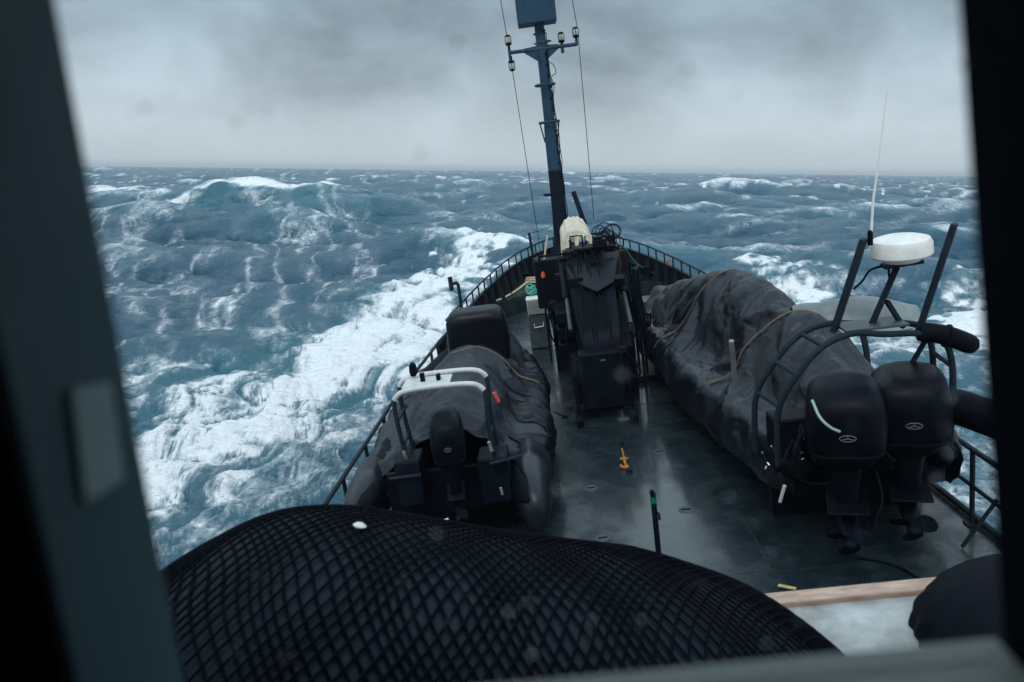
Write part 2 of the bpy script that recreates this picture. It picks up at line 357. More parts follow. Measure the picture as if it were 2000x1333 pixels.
def build_sea():
    WIND = R(-105)
    D_ = wave_tile(41, 512, 0.9, 6.5, 6.0, 0.16, WIND + 0.2, 3.0, 14)
    A = wave_tile(430, 512, 12, 200, 62, 1.6, WIND, 7, 21)
    B = wave_tile(97, 512, 2.0, 24, 15, 0.31, WIND + 0.15, 4.0, 5)
    Cc = wave_tile(19, 512, 0.3, 3.2, 3.0, 0.05, WIND - 0.2, 1.2, 9)
    na, nr = 1150, 1000
    az = np.linspace(R(-58), R(58), na); r = 4.5 * np.exp(np.linspace(0, 1, nr) * math.log(9000 / 4.5))
    AZ, RR = np.meshgrid(az, r)
    X = RR * np.sin(AZ); Y = RR * np.cos(AZ)
    step = RR * 0.0078
    def lod(lmin): return np.clip(3.0 - step * 2.4 / lmin, 0, 1)
    # distance to the ship's hull line
    sx = X - 2.0; hb = np.interp(Y, [-10, 10, 19, 25, 28.5], [4.6, 4.5, 3.8, 2.2, 0.0])
    dh = np.sqrt(np.maximum(np.abs(sx) - hb, 0) ** 2 + np.maximum(Y - 28.5, 0) ** 2)
    att = 0.16 + 0.84 * sstep(8, 55, dh)
    Z = np.zeros_like(X); DX = np.zeros_like(X); DY = np.zeros_like(X); jx = np.zeros_like(X); jy = np.zeros_like(X); jc = np.zeros_like(X)
    ox, oy = 37.0, 118.0
    for T, L, lm, lam, kk in ((A, 430, 25, 1.35, att), (B, 97, 5, 1.5, 0.38 + 0.62 * att), (D_, 41, 1.6, 1.35, 0.45 + 0.55 * att), (Cc, 19, 0.7, 1.0, 1.0)):
        q = (np.clip(3.2 - step * 2.4 / lm, 0, 1) if L == 430 else lod(lm)) * kk
        Z += samp(T[0], X + ox, Y + oy, L) * q
        DX += samp(T[1], X + ox, Y + oy, L) * q * lam; DY += samp(T[2], X + ox, Y + oy, L) * q * lam
        if L > 50:
            jx += samp(T[3], X + ox, Y + oy, L) * q * lam; jy += samp(T[4], X + ox, Y + oy, L) * q * lam; jc += samp(T[5], X + ox, Y + oy, L) * q * lam
    # large swell rising off the port bow, and the swell the bow is climbing
    d = Y - (112 + 0.05 * (X + 40) + 4.0 * np.sin(X * 0.13))
    lat = 0.55 * np.exp(-((X + 38) / 34) ** 2) + 0.42 * np.exp(-((X + 42) / 9) ** 2) + 0.55 * np.exp(-((X + 27) / 6.5) ** 2)
    big = lat * np.where(d > 0, np.exp(-(d / 11) ** 2), np.exp(-(np.abs(d) / 30) ** 1.5)) * (1 + 0.12 * samp(B[0], X, Y, 60))
    Z += 4.3 * big
    Z += 2.7 * np.exp(-((X + 1) / 15) ** 2 - ((Y - 45) / 12) ** 2)
    # ---- foam density: wake map (angle, log distance) ; points lie on the sea around the ship
    PTS = np.array(WAKE)
    u, v = AZ, np.log(RR)
    num = np.zeros_like(X); den = np.full_like(X, 1e-4)
    near = RR < 130
    idx = np.where(near)
    uu = u[idx]; vv = v[idx]; nn = np.zeros_like(uu); dd = np.full_like(uu, 2e-3)
    w1 = samp(FN1, X[idx], Y[idx], 23.0) * 0.012; w2 = samp(FN1, X[idx] + 50, Y[idx], 23.0) * 0.05
    for a, lr, dn, su in PTS:
        ww = np.exp(-((uu + w1 - a) / (0.042 * su)) ** 2 - ((vv + w2 - lr) / (0.13 * su)) ** 2)
        nn += ww * dn; dd += ww
    W = np.zeros_like(X); W[idx] = nn / dd * np.clip(dd / 0.25, 0, 1)
    hull_line = [(-1.5, 53), (-3.4, 45), (-5.2, 38), (-7.0, 31), (-8.5, 25), (-9.5, 19)]
    dl = np.full(X.shape, 99.0)
    for (x0, y0), (x1, y1) in zip(hull_line[:-1], hull_line[1:]):
        ex, ey = x1 - x0, y1 - y0; tt = np.clip(((X - x0) * ex + (Y - y0) * ey) / (ex * ex + ey * ey), 0, 1); dl = np.minimum(dl, np.hypot(X - x0 - tt * ex, Y - y0 - tt * ey))
    W = np.maximum(W, 1.02 * np.exp(-(dl / (2.6 + 0.5 * samp(FP, X, Y, 40.0))) ** 2))
    # fractal foam texture, combed along the drift
    gx = X * 0.94 - Y * 0.34; gy = (X * 0.34 + Y * 0.94) * 0.45
    wx = samp(FP, X, Y, 30.0) * 0.55; wy = samp(FP, X + 31, Y + 11, 30.0) * 0.55
    def lodn(l): return np.clip(1.8 - step * 2.2 / l, 0, 1)
    f1 = samp(FN1, gx + wx, gy * 0.6 + wy, 21.0) * lodn(1.4); f2 = samp(FN2, gx + wx, gy * 0.75 + wy, 9.0) * lodn(0.45)
    f3 = samp(FN2, gx + 0.4 * wx, gy, 3.1) * lodn(0.16); f4 = samp(FN2, X, Y, 0.9) * lodn(0.05)
    fr = 0.52 * f1 + 0.36 * f2 + 0.22 * f3 + 0.12 * f4
    lace = 0.45 * (0.8 - np.abs(f2)) + 0.5 * (0.8 - np.abs(f3)) * lodn(0.16) + 0.45 * (0.8 - np.abs(f4)) * lodn(0.05)
    wake = 0.86 * sstep(-0.35, 0.75, (W - 0.74) * 2.2 + 0.55 * fr + 0.75 * lace) + 0.14 * sstep(0.1, 1.0, W + 0.15 * f1)
    rid = np.exp(-((f1 + 0.35 * f2) / 0.28) ** 2) * sstep(-0.8, 0.6, f3)
    wake = np.clip(wake + 0.35 * rid * sstep(0.15, 0.5, W), 0, 1) * sstep(0.03, 0.28, W + 0.05 * fr)
    # lacy veins trailing down the wave faces
    vx = X + 1.8 * samp(FP, X, Y, 70.0) + 0.3 * samp(FP, X, Y, 17.0); vy = Y + 1.8 * samp(FP, X + 90, Y, 70.0) + 0.3 * samp(FP, X + 9, Y, 17.0)
    va = samp(FV, vx, vy * 0.34, 120.0); vb = samp(FV, vx + 40, vy * 0.42 + 20, 61.0)
    patch = samp(FP, X + 20, Y + 60, 260.0); patch2 = samp(FP, X + 140, Y * 0.8, 120.0)
    l1 = np.clip(1.5 - step / 1.2, 0, 1); l2 = np.clip(1.5 - step / 0.8, 0, 1)
    vein = np.exp(-(va / (0.10 + 0.06 * np.clip(patch, -0.5, 2))) ** 2) * sstep(-0.35, 0.9, patch + 0.35 * f1)
    vein = np.maximum(vein, 0.8 * np.exp(-(vb / 0.15) ** 2) * sstep(0.1, 1.3, patch2 + 0.3 * f1) * l2)
    near_fade = sstep(14, 30, RR) * 1.0
    leftish = 0.45 + 0.55 * sstep(0.12, -0.12, AZ)
    vein = vein * sstep(-1.0, 0.8, 0.7 * f1 + 0.45 * f2 + 0.3 * f3 + 0.25 * (patch2)) * l1 * near_fade * leftish
    # breaking crests from folding
    J = (1 - jx) * (1 - jy) - jc ** 2
    crest = sstep(0.02, -0.55, J + 0.16 * fr) * 0.7
    crest *= sstep(0.06, 0.3, att)
    bigfoam = np.exp(-((d - 1.5 - 1.4 * f1) / 2.8) ** 2) * np.exp(-((X + 34) / 26) ** 2) * sstep(-0.5, 0.55, samp(FP, X, Y * 3, 90.0) + 0.5 * f1 + 0.3 * f2 + 0.35)
    # far whitecaps
    wc = samp(FW_, X, Y * 1.0, 900.0); wc2 = samp(FW_, X + 77, Y * 1.4, 260.0)
    caps = (sstep(2.0, 2.7, wc) * 0.9 + sstep(1.75, 2.5, wc2) * 0.75 * sstep(900, 300, RR)) * sstep(110, 240, RR)
    streak = sstep(0.75, 2.3, samp(FS, X * 0.96 + Y * 0.25, (Y * 0.96 - X * 0.25), 240.0) + 0.25 * fr) * sstep(40, 80, RR) * 0.8 * (0.6 + 0.4 * sstep(-0.05, 0.2, AZ))
    pv = np.zeros_like(X); reg = np.where((RR > 22) & (RR < 330) & (AZ < 0.05) & (AZ > -0.75))
    gx0 = X[reg]; gy0 = Y[reg]; rr0 = RR[reg]; aa0 = AZ[reg] + 0.010 * samp(FP, gx0, gy0 * .5, 60.0) + 0.0055 * samp(FN1, gx0, gy0 * .6, 40.0); ll0 = v[reg] + 0.05 * samp(FP, gx0 + 40, gy0 * .5, 60.0)
    best = np.full(gx0.shape, 9.0)
    for line in VEINS:
        for (x0, y0), (x1, y1) in zip(line[:-1], line[1:]):
            a0, l0, a1, l1 = math.atan2(x0, y0), math.log(math.hypot(x0, y0)), math.atan2(x1, y1), math.log(math.hypot(x1, y1))
            k_ = 0.12
            dxs, dys = a1 - a0, (l1 - l0) * k_; q2 = dxs * dxs + dys * dys + 1e-12
            tt = np.clip(((aa0 - a0) * dxs + (ll0 - l0) * k_ * dys) / q2, 0, 1)
            best = np.minimum(best, np.hypot(aa0 - a0 - tt * dxs, (ll0 - l0) * k_ - tt * dys))
    fine = (0.5 * f2 + 0.5 * f3 + 0.45 * f4 + 0.3 * f1)[reg]
    pv[reg] = np.clip(0.40 * np.exp(-(best / 0.0030) ** 2) + 0.22 * np.exp(-(best / 0.012) ** 2), 0, 1) * (0.72 + 0.28 * np.clip(fine, -1, 1))
    foam = 1 - (1 - 0.9 * pv) * (1 - 0.97 * wake) * (1 - 0.5 * vein) * (1 - crest) * (1 - 0.95 * bigfoam) * (1 - caps) * (1 - streak * 0.6)
    foam = np.clip(foam, 0, 1)
    air = np.clip(0.55 * sstep(0.1, 0.7, W) + 0.7 * big * sstep(-22, -1, d) + 0.5 * sstep(0.5, -0.2, J) + 0.25 * sstep(0.3, 1.4, patch), 0, 1)
    # foam heaps up the surface a little
    wake = np.minimum(np.clip(wake + 0.24 * sstep(0.65, 1.0, W + 0.06 * fr) + 0.10 * sstep(0.25, 0.6, W), 0, 1), 0.74 + 0.12 * sstep(0.85, 1.0, W))
    heap = sstep(0.1, 0.8, W) * (0.015 * f3 + 0.03 * f2 + 0.07 * f1)
    Z += heap * np.clip(1.5 - step, 0, 1) + 0.9 * np.exp(-(dh / 3.0) ** 2) * sstep(20, 34, Y)
    co = np.stack([X + DX, Y + DY, Z], -1).reshape(-1, 3).astype(np.float32)
    me = bpy.data.meshes.new('sea'); nv = na * nr; nf = (na - 1) * (nr - 1)
    me.vertices.add(nv); me.vertices.foreach_set('co', co.ravel())
    i = np.arange(nv).reshape(nr, na)
    q = np.stack([i[:-1, :-1], i[:-1, 1:], i[1:, 1:], i[1:, :-1]], -1).reshape(-1)
    me.loops.add(nf * 4); me.polygons.add(nf)
    me.loops.foreach_set('vertex_index', q.astype(np.int32))
    me.polygons.foreach_set('loop_start', np.arange(0, nf * 4, 4, dtype=np.int32))
    me.polygons.foreach_set('use_smooth', np.ones(nf, dtype=bool))
    me.update(); me.validate()
    for nm, arr in (('foam', foam), ('air', air)):
        at = me.attributes.new(nm, 'FLOAT', 'POINT'); at.data.foreach_set('value', arr.ravel().astype(np.float32))
    m = bpy.data.materials.new('sea water'); m.use_nodes = True; t = m.node_tree; L = t.links.new; b = t.nodes['Principled BSDF']
    af = t.nodes.new('ShaderNodeAttribute'); af.attribute_name = 'foam'; aa = t.nodes.new('ShaderNodeAttribute'); aa.attribute_name = 'air'
    tcn = t.nodes.new('ShaderNodeTexCoord')
    wm = t.nodes.new('ShaderNodeMix'); wm.data_type = 'RGBA'; wm.inputs[6].default_value = (0.015, 0.078, 0.128, 1); wm.inputs[7].default_value = (0.030, 0.15, 0.195, 1)
    L(aa.outputs['Fac'], wm.inputs[0])
    def tn(scale, st, rough=0.68, det=9, dist=0.0):
        mpx = t.nodes.new('ShaderNodeMapping'); mpx.inputs['Scale'].default_value = st; mpx.inputs['Rotation'].default_value = (0, 0, R(18)); L(tcn.outputs['Object'], mpx.inputs[0])
        n_ = t.nodes.new('ShaderNodeTexNoise'); n_.inputs['Scale'].default_value = scale; n_.inputs['Detail'].default_value = det; n_.inputs['Roughness'].default_value = rough; n_.inputs['Distortion'].default_value = dist
        L(mpx.outputs[0], n_.inputs['Vector']); return n_.outputs['Fac']
    def mth(op, a, b_, c_=None, clamp=False):
        n_ = t.nodes.new('ShaderNodeMath'); n_.operation = op; n_.use_clamp = clamp
        for k_, q_ in enumerate((a, b_, c_)):
            if q_ is None: continue
            if hasattr(q_, 'is_linked'): L(q_, n_.inputs[k_])
            else: n_.inputs[k_].default_value = q_
        return n_.outputs[0]
    na_ = tn(0.85, (1.0, 0.5, 1.0), dist=0.6); nb_ = tn(4.2, (1.0, 0.7, 1.0), 0.74)
    # lacy cells: ridges of a smooth noise
    nc_ = tn(0.9, (1.0, 0.55, 1.0), 0.5, 4, 0.8); rid_ = mth('SUBTRACT', 0.16, mth('ABSOLUTE', mth('SUBTRACT', nc_, 0.5), None))
    mixn = mth('ADD', mth('ADD', mth('MULTIPLY', mth('SUBTRACT', na_, 0.5), 1.5), mth('MULTIPLY', mth('SUBTRACT', nb_, 0.5), 1.45)), mth('MULTIPLY', rid_, 0.9))
    bell = t.nodes.new('ShaderNodeMapRange'); bell.inputs['From Min'].default_value = 0.0; bell.inputs['From Max'].default_value = 0.22; L(af.outputs['Fac'], bell.inputs['Value'])
    raw = mth('ADD', af.outputs['Fac'], mth('MULTIPLY', mixn, bell.outputs[0]))
    def sm(a_, b_):
        n_ = t.nodes.new('ShaderNodeMapRange'); n_.interpolation_type = 'SMOOTHSTEP'; n_.inputs['From Min'].default_value = a_; n_.inputs['From Max'].default_value = b_; L(raw, n_.inputs['Value']); return n_.outputs[0]
    fa_ = mth('ADD', mth('MULTIPLY', sm(-0.05, 1.05), 0.62), mth('MULTIPLY', sm(0.42, 1.0), 0.38), None, True)
    class _F: outputs = [fa_]
    fs = _F
    cm = t.nodes.new('ShaderNodeMix'); cm.data_type = 'RGBA'; cm.inputs[7].default_value = (0.86, 0.89, 0.90, 1)
    L(fs.outputs[0], cm.inputs[0]); L(wm.outputs[2], cm.inputs[6]); L(cm.outputs[2], b.inputs['Base Color'])
    rm = t.nodes.new('ShaderNodeMapRange'); rm.inputs['To Min'].default_value = 0.2; rm.inputs['To Max'].default_value = 0.75; L(fs.outputs[0], rm.inputs['Value']); L(rm.outputs[0], b.inputs['Roughness'])
    b.inputs['IOR'].default_value = 1.333
    n2 = t.nodes.new('ShaderNodeTexNoise'); n2.inputs['Scale'].default_value = 1.6; n2.inputs['Detail'].default_value = 8; n2.inputs['Roughness'].default_value = 0.65
    mpn = t.nodes.new('ShaderNodeMapping'); mpn.inputs['Scale'].default_value = (0.55, 1.3, 1); mpn.inputs['Rotation'].default_value = (0, 0, R(-15)); L(tcn.outputs['Object'], mpn.inputs[0]); L(mpn.outputs[0], n2.inputs['Vector'])
    n3 = tn(0.42, (0.5, 1.4, 1.0), 0.6, 6)
    bp0 = t.nodes.new('ShaderNodeBump'); bp0.inputs['Distance'].default_value = 0.8; bp0.inputs['Strength'].default_value = 0.8; L(n3, bp0.inputs['Height'])
    bp = t.nodes.new('ShaderNodeBump'); L(bp0.outputs[0], bp.inputs['Normal']); bp.inputs['Distance'].default_value = 0.34; bp.inputs['Strength'].default_value = 1.0; L(n2.outputs['Fac'], bp.inputs['Height']); L(bp.outputs[0], b.inputs['Normal'])
    me.materials.append(m)
    ob = bpy.data.objects.new('sea', me); COL.objects.link(ob)
    tag(ob, None, None, kind='structure')
    ob['label'] = 'rough blue grey sea streaked with white foam'

FN1 = noise_tile(512, 3, 40, -1.3, seed=1); FN2 = noise_tile(512, 4, 120, -1.1, seed=2); FV = noise_tile(512, 3, 22, -1.0, seed=3)
FP = noise_tile(512, 2, 12, -1.0, seed=4); FW_ = noise_tile(512, 10, 150, -0.6, (2.0, 0.7), seed=6); FS = noise_tile(512, 4, 90, -0.9, (6.0, 1.0), seed=8)
# wake density around the hull: (bearing from the wheelhouse, log distance, density, spread)
def _wake(bx, by, dn, su=1.0): return (math.atan2(bx, by), math.log(math.hypot(bx, by)), dn, su)
WAKE = [_wake(*q) for q in (
    (-3.4, 74.6, 1.0), (-3.5, 50.2, 1.0), (-3.8, 36.0, 1.0), (-4.3, 33.1, 0.95), (-3.3, 33.3, 0.95), (-5.3, 33.8, 0.95), (-6.5, 32.9, 0.95), (-7.6, 32.0, 0.9),
    (-9.5, 32.8, 0.62), (-10.9, 31.7, 0.8), (-11.9, 29.9, 0.85), (-13.1, 28.2, 0.9), (-13.5, 27.0, 0.9), (-11.4, 26.2, 0.55), (-10.1, 27.5, 0.7), (-8.1, 27.5, 0.8),
    (-6.5, 28.6, 0.95), (-5.3, 30.7, 1.0), (-8.0, 30.3, 0.35), (-8.4, 33.7, 0.2), (-9.7, 24.9, 0.75), (-10.6, 23.5, 0.5), (-10.3, 21.8, 0.4), (-8.6, 21.9, 0.65),
    (-7.7, 24.0, 0.85), (-6.4, 25.0, 0.8), (-5.3, 26.5, 0.7), (-4.9, 28.5, 0.75), (-6.5, 21.9, 0.65), (-7.1, 20.0, 0.85), (-8.2, 19.7, 0.9), (-9.1, 20.0, 0.5),
    (-8.3, 17.8, 0.5), (-7.5, 18.1, 0.45), (-7.4, 16.8, 0.35), (-6.6, 18.4, 0.45), (-5.5, 20.1, 0.55), (-4.9, 22.8, 0.5), (-4.7, 25.0, 0.5), (-4.2, 31.7, 0.85),
    (-14.2, 26.5, 0.8), (-12.5, 21.8, 0.5), (-15.3, 25.4, 0.7), (-2.4, 90.3, 0.0), (-5.5, 84.1, 0.0), (-4.8, 41.2, 0.0), (-6.2, 39.6, 0.0), (-7.5, 35.6, 0.0),
    (-9.4, 36.0, 0.05), (-11.1, 35.0, 0.12), (-12.5, 33.2, 0.1), (-13.4, 30.7, 0.08), (-14.8, 29.8, 0.05), (-17.0, 33.9, 0.0), (-14.8, 37.7, 0.0), (-11.5, 40.2, 0.0),
    (-8.1, 41.7, 0.0), (-17.1, 30.2, 0.0), (-18.3, 28.9, 0.1), (-7.3, 70.0, 0.0), (19.5, 53.7, 0.9), (20.5, 51.0, 0.7), (21.2, 47.1, 0.6), (29.3, 50.0, 1.0),
    (26.1, 47.7, 1.0), (22.0, 42.7, 0.8), (18.4, 39.0, 0.7), (16.5, 39.4, 0.8), (16.0, 34.7, 0.65), (18.6, 35.2, 0.6), (21.2, 35.7, 0.6), (16.8, 27.8, 0.5),
    (15.4, 28.9, 0.5), (13.9, 22.6, 0.6), (12.4, 21.4, 0.6), (23.6, 36.1, 0.6), (13.4, 41.3, 0.8), (10.9, 42.1, 0.8), (13.5, 20.7, 0.6), (11.7, 24.8, 0.6),
    (35.5, 61.0, 0.0), (31.4, 60.7, 0.0), (27.9, 61.8, 0.0), (25.8, 64.6, 0.0), (22.3, 69.3, 0.0), (19.7, 77.1, 0.0), (35.9, 56.0, 0.3), (24.4, 52.3, 0.15),
    (24.8, 50.3, 0.1),
)]
build_sea()

# ================================================================== SHIP: hull, deck, wheelhouse
HB = [(-3, 4.55), (5, 4.5), (10, 4.42), (15, 4.2), (19, 3.72), (21, 3.3), (23, 2.82), (25, 2.25), (26.5, 1.65), (27.6, 0.98), (28.2, 0.45), (28.4, 0.05)]
def hbr(y): return float(np.interp(y, [a for a, b in HB], [b for a, b in HB]))
def zdeck(y): return 0.45 * max(0.0, (y - 13) / 11) ** 1.6
def ztop(y): return float(np.interp(y, [18, 20, 23, 26, 28.4], [1.0, 1.22, 1.52, 1.80, 1.95]))     # top of the bulwark plating
YS = [-3 + i * 0.8 for i in range(27)] + [18.8, 19.4, 20, 20.6, 21.2, 21.8, 22.4, 23, 23.6, 24.2, 24.8, 25.4, 26, 26.5, 27, 27.4, 27.8, 28.1, 28.3, 28.4]
YS = sorted(set(round(y, 3) for y in YS))

# main deck sheet
m = MB(); A = np.array([[(x * hbr(y), y, zdeck(y)) for x in np.linspace(-1, 1, 17)] for y in np.arange(-3, 26.6, 0.5)])
m.grid(A); d = m.build('deck', M_deck, origin=(0, 12, 0)); tag(d, 'wet dark green main deck of the ship', None, kind='structure')
# raised foredeck behind a V shaped step
ZF = 0.98
def ystep(x): return 26.3 - 1.02 * abs(x)
m = MB()
xs = np.linspace(-1, 1, 31); rows = []
for k in np.linspace(0, 1, 14):
    row = []
    for x in xs:
        hx = x * 2.86; y0 = ystep(hx); 
        yb = float(np.interp(abs(hx), [0.05, 0.98, 1.65, 2.25, 2.86], [28.35, 27.6, 26.5, 25.0, 22.9]))
        yb = max(yb, y0 + 0.02); y = y0 + (yb - y0) * k
        row.append((hx, y, ZF + 0.12 * (y - 24) / 4))
    rows.append(row)
m.grid(np.array(rows))
low = [[(x * 2.86, ystep(x * 2.86), z) for x in xs] for z in (0.2, 0.6)]
top = [[(x * 2.86, ystep(x * 2.86), ZF + 0.12 * (ystep(x * 2.86) - 24) / 4) for x in xs]]
m.grid(np.array(low + top))
d = m.build('foredeck', M_deck, origin=(0, 26, 0)); tag(d, 'raised grey foredeck in the bow', None, kind='structure')

hull = thing('ship_hull', 'black ship hull with solid bulwark curving round the bow', 'hull', (0, 20, 0))
m = MB(); secs = []
for y in YS:
    b = hbr(y); f = float(np.interp(y, [-3, 14, 22, 28.4], [0.99, 0.95, 0.7, 0.35])); fw = float(np.interp(y, [0, 20, 28.4], [0, 0.0, -1.6]))
    z0 = zdeck(y) if y < 19 else ztop(y)
    row = []
    for sgn in (-1,):
        row = [(-b * f, y + fw, -4.6), (-b * (0.5 * f + 0.5), y + fw * 0.45, -2.2), (-b - 0.03, y, z0 - 0.05 if y < 19 else 0.2)]
    if y >= 19: row[2] = (-b - 0.02, y - 0.0, min(0.3, z0))
    secs.append(row)
P = [[(x, y, z) for x, y, z in r_] for r_ in secs]; Sx = [[(-x, y, z) for x, y, z in r_] for r_ in secs]
m.loft(P, closed=False); m.loft(Sx, closed=False); m.build('hull_plating', M_hullblack, hull)
for sgn in (-1, 1):
    m = MB(); rows = []
    for y in [y for y in YS if y >= 18.8]:
        b = hbr(y); zb = zdeck(y) - 0.05; zt = ztop(y)
        rows.append([(sgn * (b + 0.02), y, zb - 0.1), (sgn * (b + 0.03), y, (zb + zt) / 2), (sgn * (b + 0.05), y, zt), (sgn * (b - 0.05), y, zt + 0.01), (sgn * (b - 0.05), y, zt - 0.06), (sgn * (b + 0.0), y, zt - 0.07), (sgn * (b - 0.02), y, zb - 0.1)])
    m.loft(rows, closed=True); m.build('bulwark', M_hullblack, hull, bevel=0.0)
    y = 19.8
    while y < 28:
        b = hbr(y); b2 = hbr(y + 0.05); ang = math.atan2((b2 - b), 0.05)
        zb = zdeck(y) if y < ystep(b) else ZF; zt = ztop(y)
        n = Vector((-sgn * math.cos(ang), math.sin(ang) * 1.0 * (1 if True else 1), 0))
        n = Vector((-sgn, ang * 0 + (b2 - b) / 0.05 * -1 * -1, 0)); n = Vector((-sgn * 1.0, (b2 - b) / 0.05, 0)).normalized()
        tdir = Vector((-n.y, n.x, 0)) * 0.03
        base = Vector((sgn * (b - 0.03), y, 0))
        poly = [base + Vector((0, 0, zb)), base + n * 0.24 + Vector((0, 0, zb)), base + n * 0.07 + Vector((0, 0, zt - 0.05)), base + Vector((0, 0, zt - 0.05))]
        mm = MB(); mm.prism([p - tdir / 2 for p in poly], tdir); mm.build('bulwark_rib', M_rail, hull)
        y += 0.62 if y < 25 else 0.5

# guard rails on the open deck edge
def rail_line(sgn, y0, y1, z, inset=0.1, n=24):
    return [(sgn * (hbr(y) - inset), y, zdeck(y) + z) for y in np.linspace(y0, y1, n)]
for sgn, lab in ((-1, 'dark steel guard rail beside the small covered boat'), (1, 'dark steel guard rail behind the twin outboard boat')):
    g = thing('guard_rail', lab, 'railing', (sgn * 4.2, 9, 0), 'guard rails along the deck edges')
    MB().tube(rail_line(sgn, -2.5, 19.6, 1.06), 0.036).build('top_rail', M_rail, g)
    MB().tube(rail_line(sgn, -2.5, 19.6, 0.55), 0.027).build('mid_rail', M_rail, g)
    MB().tube(rail_line(sgn, -2.8, 19.4, 0.06, 0.02), 0.045).build('deck_edge_bar', M_rail, g)
    y = -2.3
    while y < 19.4:
        x = sgn * (hbr(y) - 0.1)
        mm = MB().tube([(x, y, zdeck(y)), (x, y, zdeck(y) + 1.06)], 0.034); mm.box((x, y, zdeck(y) + 0.012), (0.16, 0.16, 0.024))
        mm.build('post', M_rail, g); y += 1.34
    for y in (3.8, 9.2, 13.3, 17.2):
        x = sgn * (hbr(y) - 0.1)
        MB().beam((x, y, 0.62), (x - sgn * 0.42, y, 0.02), 0.035, 0.035).build('brace', M_rail, g)
# bow rail on top of the bulwark
for sgn, lab in ((-1, 'low rail on the port bulwark, beyond the covered console'), (1, 'low rail on the starboard bulwark with close set posts')):
    g = thing('bow_rail', lab, 'railing', (sgn * 2.5, 24, 1.6), 'low rails on the bulwark')
    ys = np.linspace(19.7, 28.15, 40)
    MB().tube([(sgn * hbr(y), y, ztop(y) + 0.30) for y in ys], 0.028, 6).build('top_rail', M_rail, g)
    y = 19.8
    while y < 28.1:
        MB().tube([(sgn * hbr(y), y, ztop(y)), (sgn * hbr(y), y, ztop(y) + 0.30)], 0.024, 6).build('post', M_rail, g)
        y += 0.56 if y < 25.5 else 0.42
    if sgn < 0:
        MB().tube([(-1.32, 26.9, ztop(26.9)), (-1.36, 26.9, ztop(26.9) + 0.78)], 0.05).build('tall_post', M_rail, g)
        MB().tube([(-1.36, 26.9, ztop(26.9) + 0.75), (-0.6, 27.9, ztop(28) + 0.72)], 0.012, 5).build('wire', M_rail, g)

# wheelhouse room round the camera
wh = thing('wheelhouse', 'dark wheelhouse wall with the window frame looking out over the bow', 'wheelhouse', (-0.8, 0, 3.9))
Y0, Y1 = 0.385, 0.5
ZS, ZH = 5.225, 5.96
def wbox(name, x0, x1, y0, y1, z0, z1, mtl, bevel=0.0):
    return MB().box(((x0 + x1) / 2, (y0 + y1) / 2, (z0 + z1) / 2), (x1 - x0, y1 - y0, z1 - z0)).build(name, mtl, wh, bevel=bevel)
wbox('front_wall', -3.2, 2.0, Y0, Y1, 3.9, ZS - 0.06, M_wheel)
wbox('lintel', -3.2, 2.0, Y0, Y1, ZH, 6.3, M_wheel)
# left jamb, leaning a little, with the recess line
m = MB(); m.prism([(-1.30, Y0, ZS - 0.06), (-1.106, Y0, ZS - 0.06), (-1.056, Y0, ZH), (-1.30, Y0, ZH)], (0, Y1 - Y0, 0)); m.build('jamb', M_window, wh, bevel=0.004)
m = MB(); m.prism([(-1.12, Y0 - 0.006, ZS - 0.06), (-1.108, Y0 - 0.006, ZS - 0.06), (-1.058, Y0 - 0.006, ZH), (-1.073, Y0 - 0.006, ZH)], (0, 0.004, 0)); m.build('gasket', M_rubber, wh)
m = MB(); m.prism([(-0.512, Y0, ZS - 0.06), (-0.30, Y0, ZS - 0.06), (-0.30, Y0, ZH), (-0.575, Y0, ZH)], (0, Y1 - Y0, 0)); j = m.build('jamb', M_wheel, wh, bevel=0.004); j['label'] = 'dark jamb lined in black'
wbox('sill', -1.1035, -0.5195, Y0 - 0.02, Y1, ZS - 0.06, ZS, M_sill, 0.004)
wbox('pillar', -2.4, -2.1, Y0, Y1, ZS - 0.06, ZH, M_wheel); wbox('pillar', -3.2, -3.0, Y0, Y1, ZS - 0.06, ZH, M_wheel)
wbox('pillar', 0.55, 0.8, Y0, Y1, ZS - 0.06, ZH, M_wheel); wbox('pillar', 1.6, 2.0, Y0, Y1, ZS - 0.06, ZH, M_wheel)
wbox('blind', -2.1, -1.30, Y0 + 0.03, Y0 + 0.05, ZS - 0.06, ZH, M_wheel); wbox('blind', -0.30, 0.55, Y0 + 0.03, Y0 + 0.05, ZS - 0.06, ZH, M_wheel)
wbox('blind', -3.0, -2.4, Y0 + 0.03, Y0 + 0.05, ZS - 0.06, ZH, M_wheel); wbox('blind', 0.8, 1.6, Y0 + 0.03, Y0 + 0.05, ZS - 0.06, ZH, M_wheel)
wbox('side_wall', -3.3, -3.2, -2.6, Y1, 3.9, 6.3, M_wheel); wbox('side_wall', 2.0, 2.1, -2.6, Y1, 3.9, 6.3, M_wheel)
wbox('rear_wall', -3.3, 2.1, -2.7, -2.6, 3.9, 6.3, M_wheel); wbox('ceiling', -3.3, 2.1, -2.7, Y1, 6.3, 6.36, M_wheel); wbox('floor', -3.3, 2.1, -2.7, Y1, 3.84, 3.9, M_wheel)
m = MB(); m.prism([(-1.0885, 0.422, 5.428), (-1.0885, 0.466, 5.424), (-1.0835, 0.471, 5.488), (-1.0835, 0.430, 5.496)], (0.003, 0, 0)); m.build('reflection_plate', M_pale, wh, bevel=0.0012)  # bright reflection on the jamb, built as a thin pale plate
gm = bpy.data.materials.new('clear window glass'); gm.use_nodes = True; gt = gm.node_tree; gt.nodes.clear()
go = gt.nodes.new('ShaderNodeOutputMaterial'); gb = gt.nodes.new('ShaderNodeBsdfTransparent'); gb.inputs[0].default_value = (0.975, 0.985, 0.985, 1); gt.links.new(gb.outputs[0], go.inputs[0])
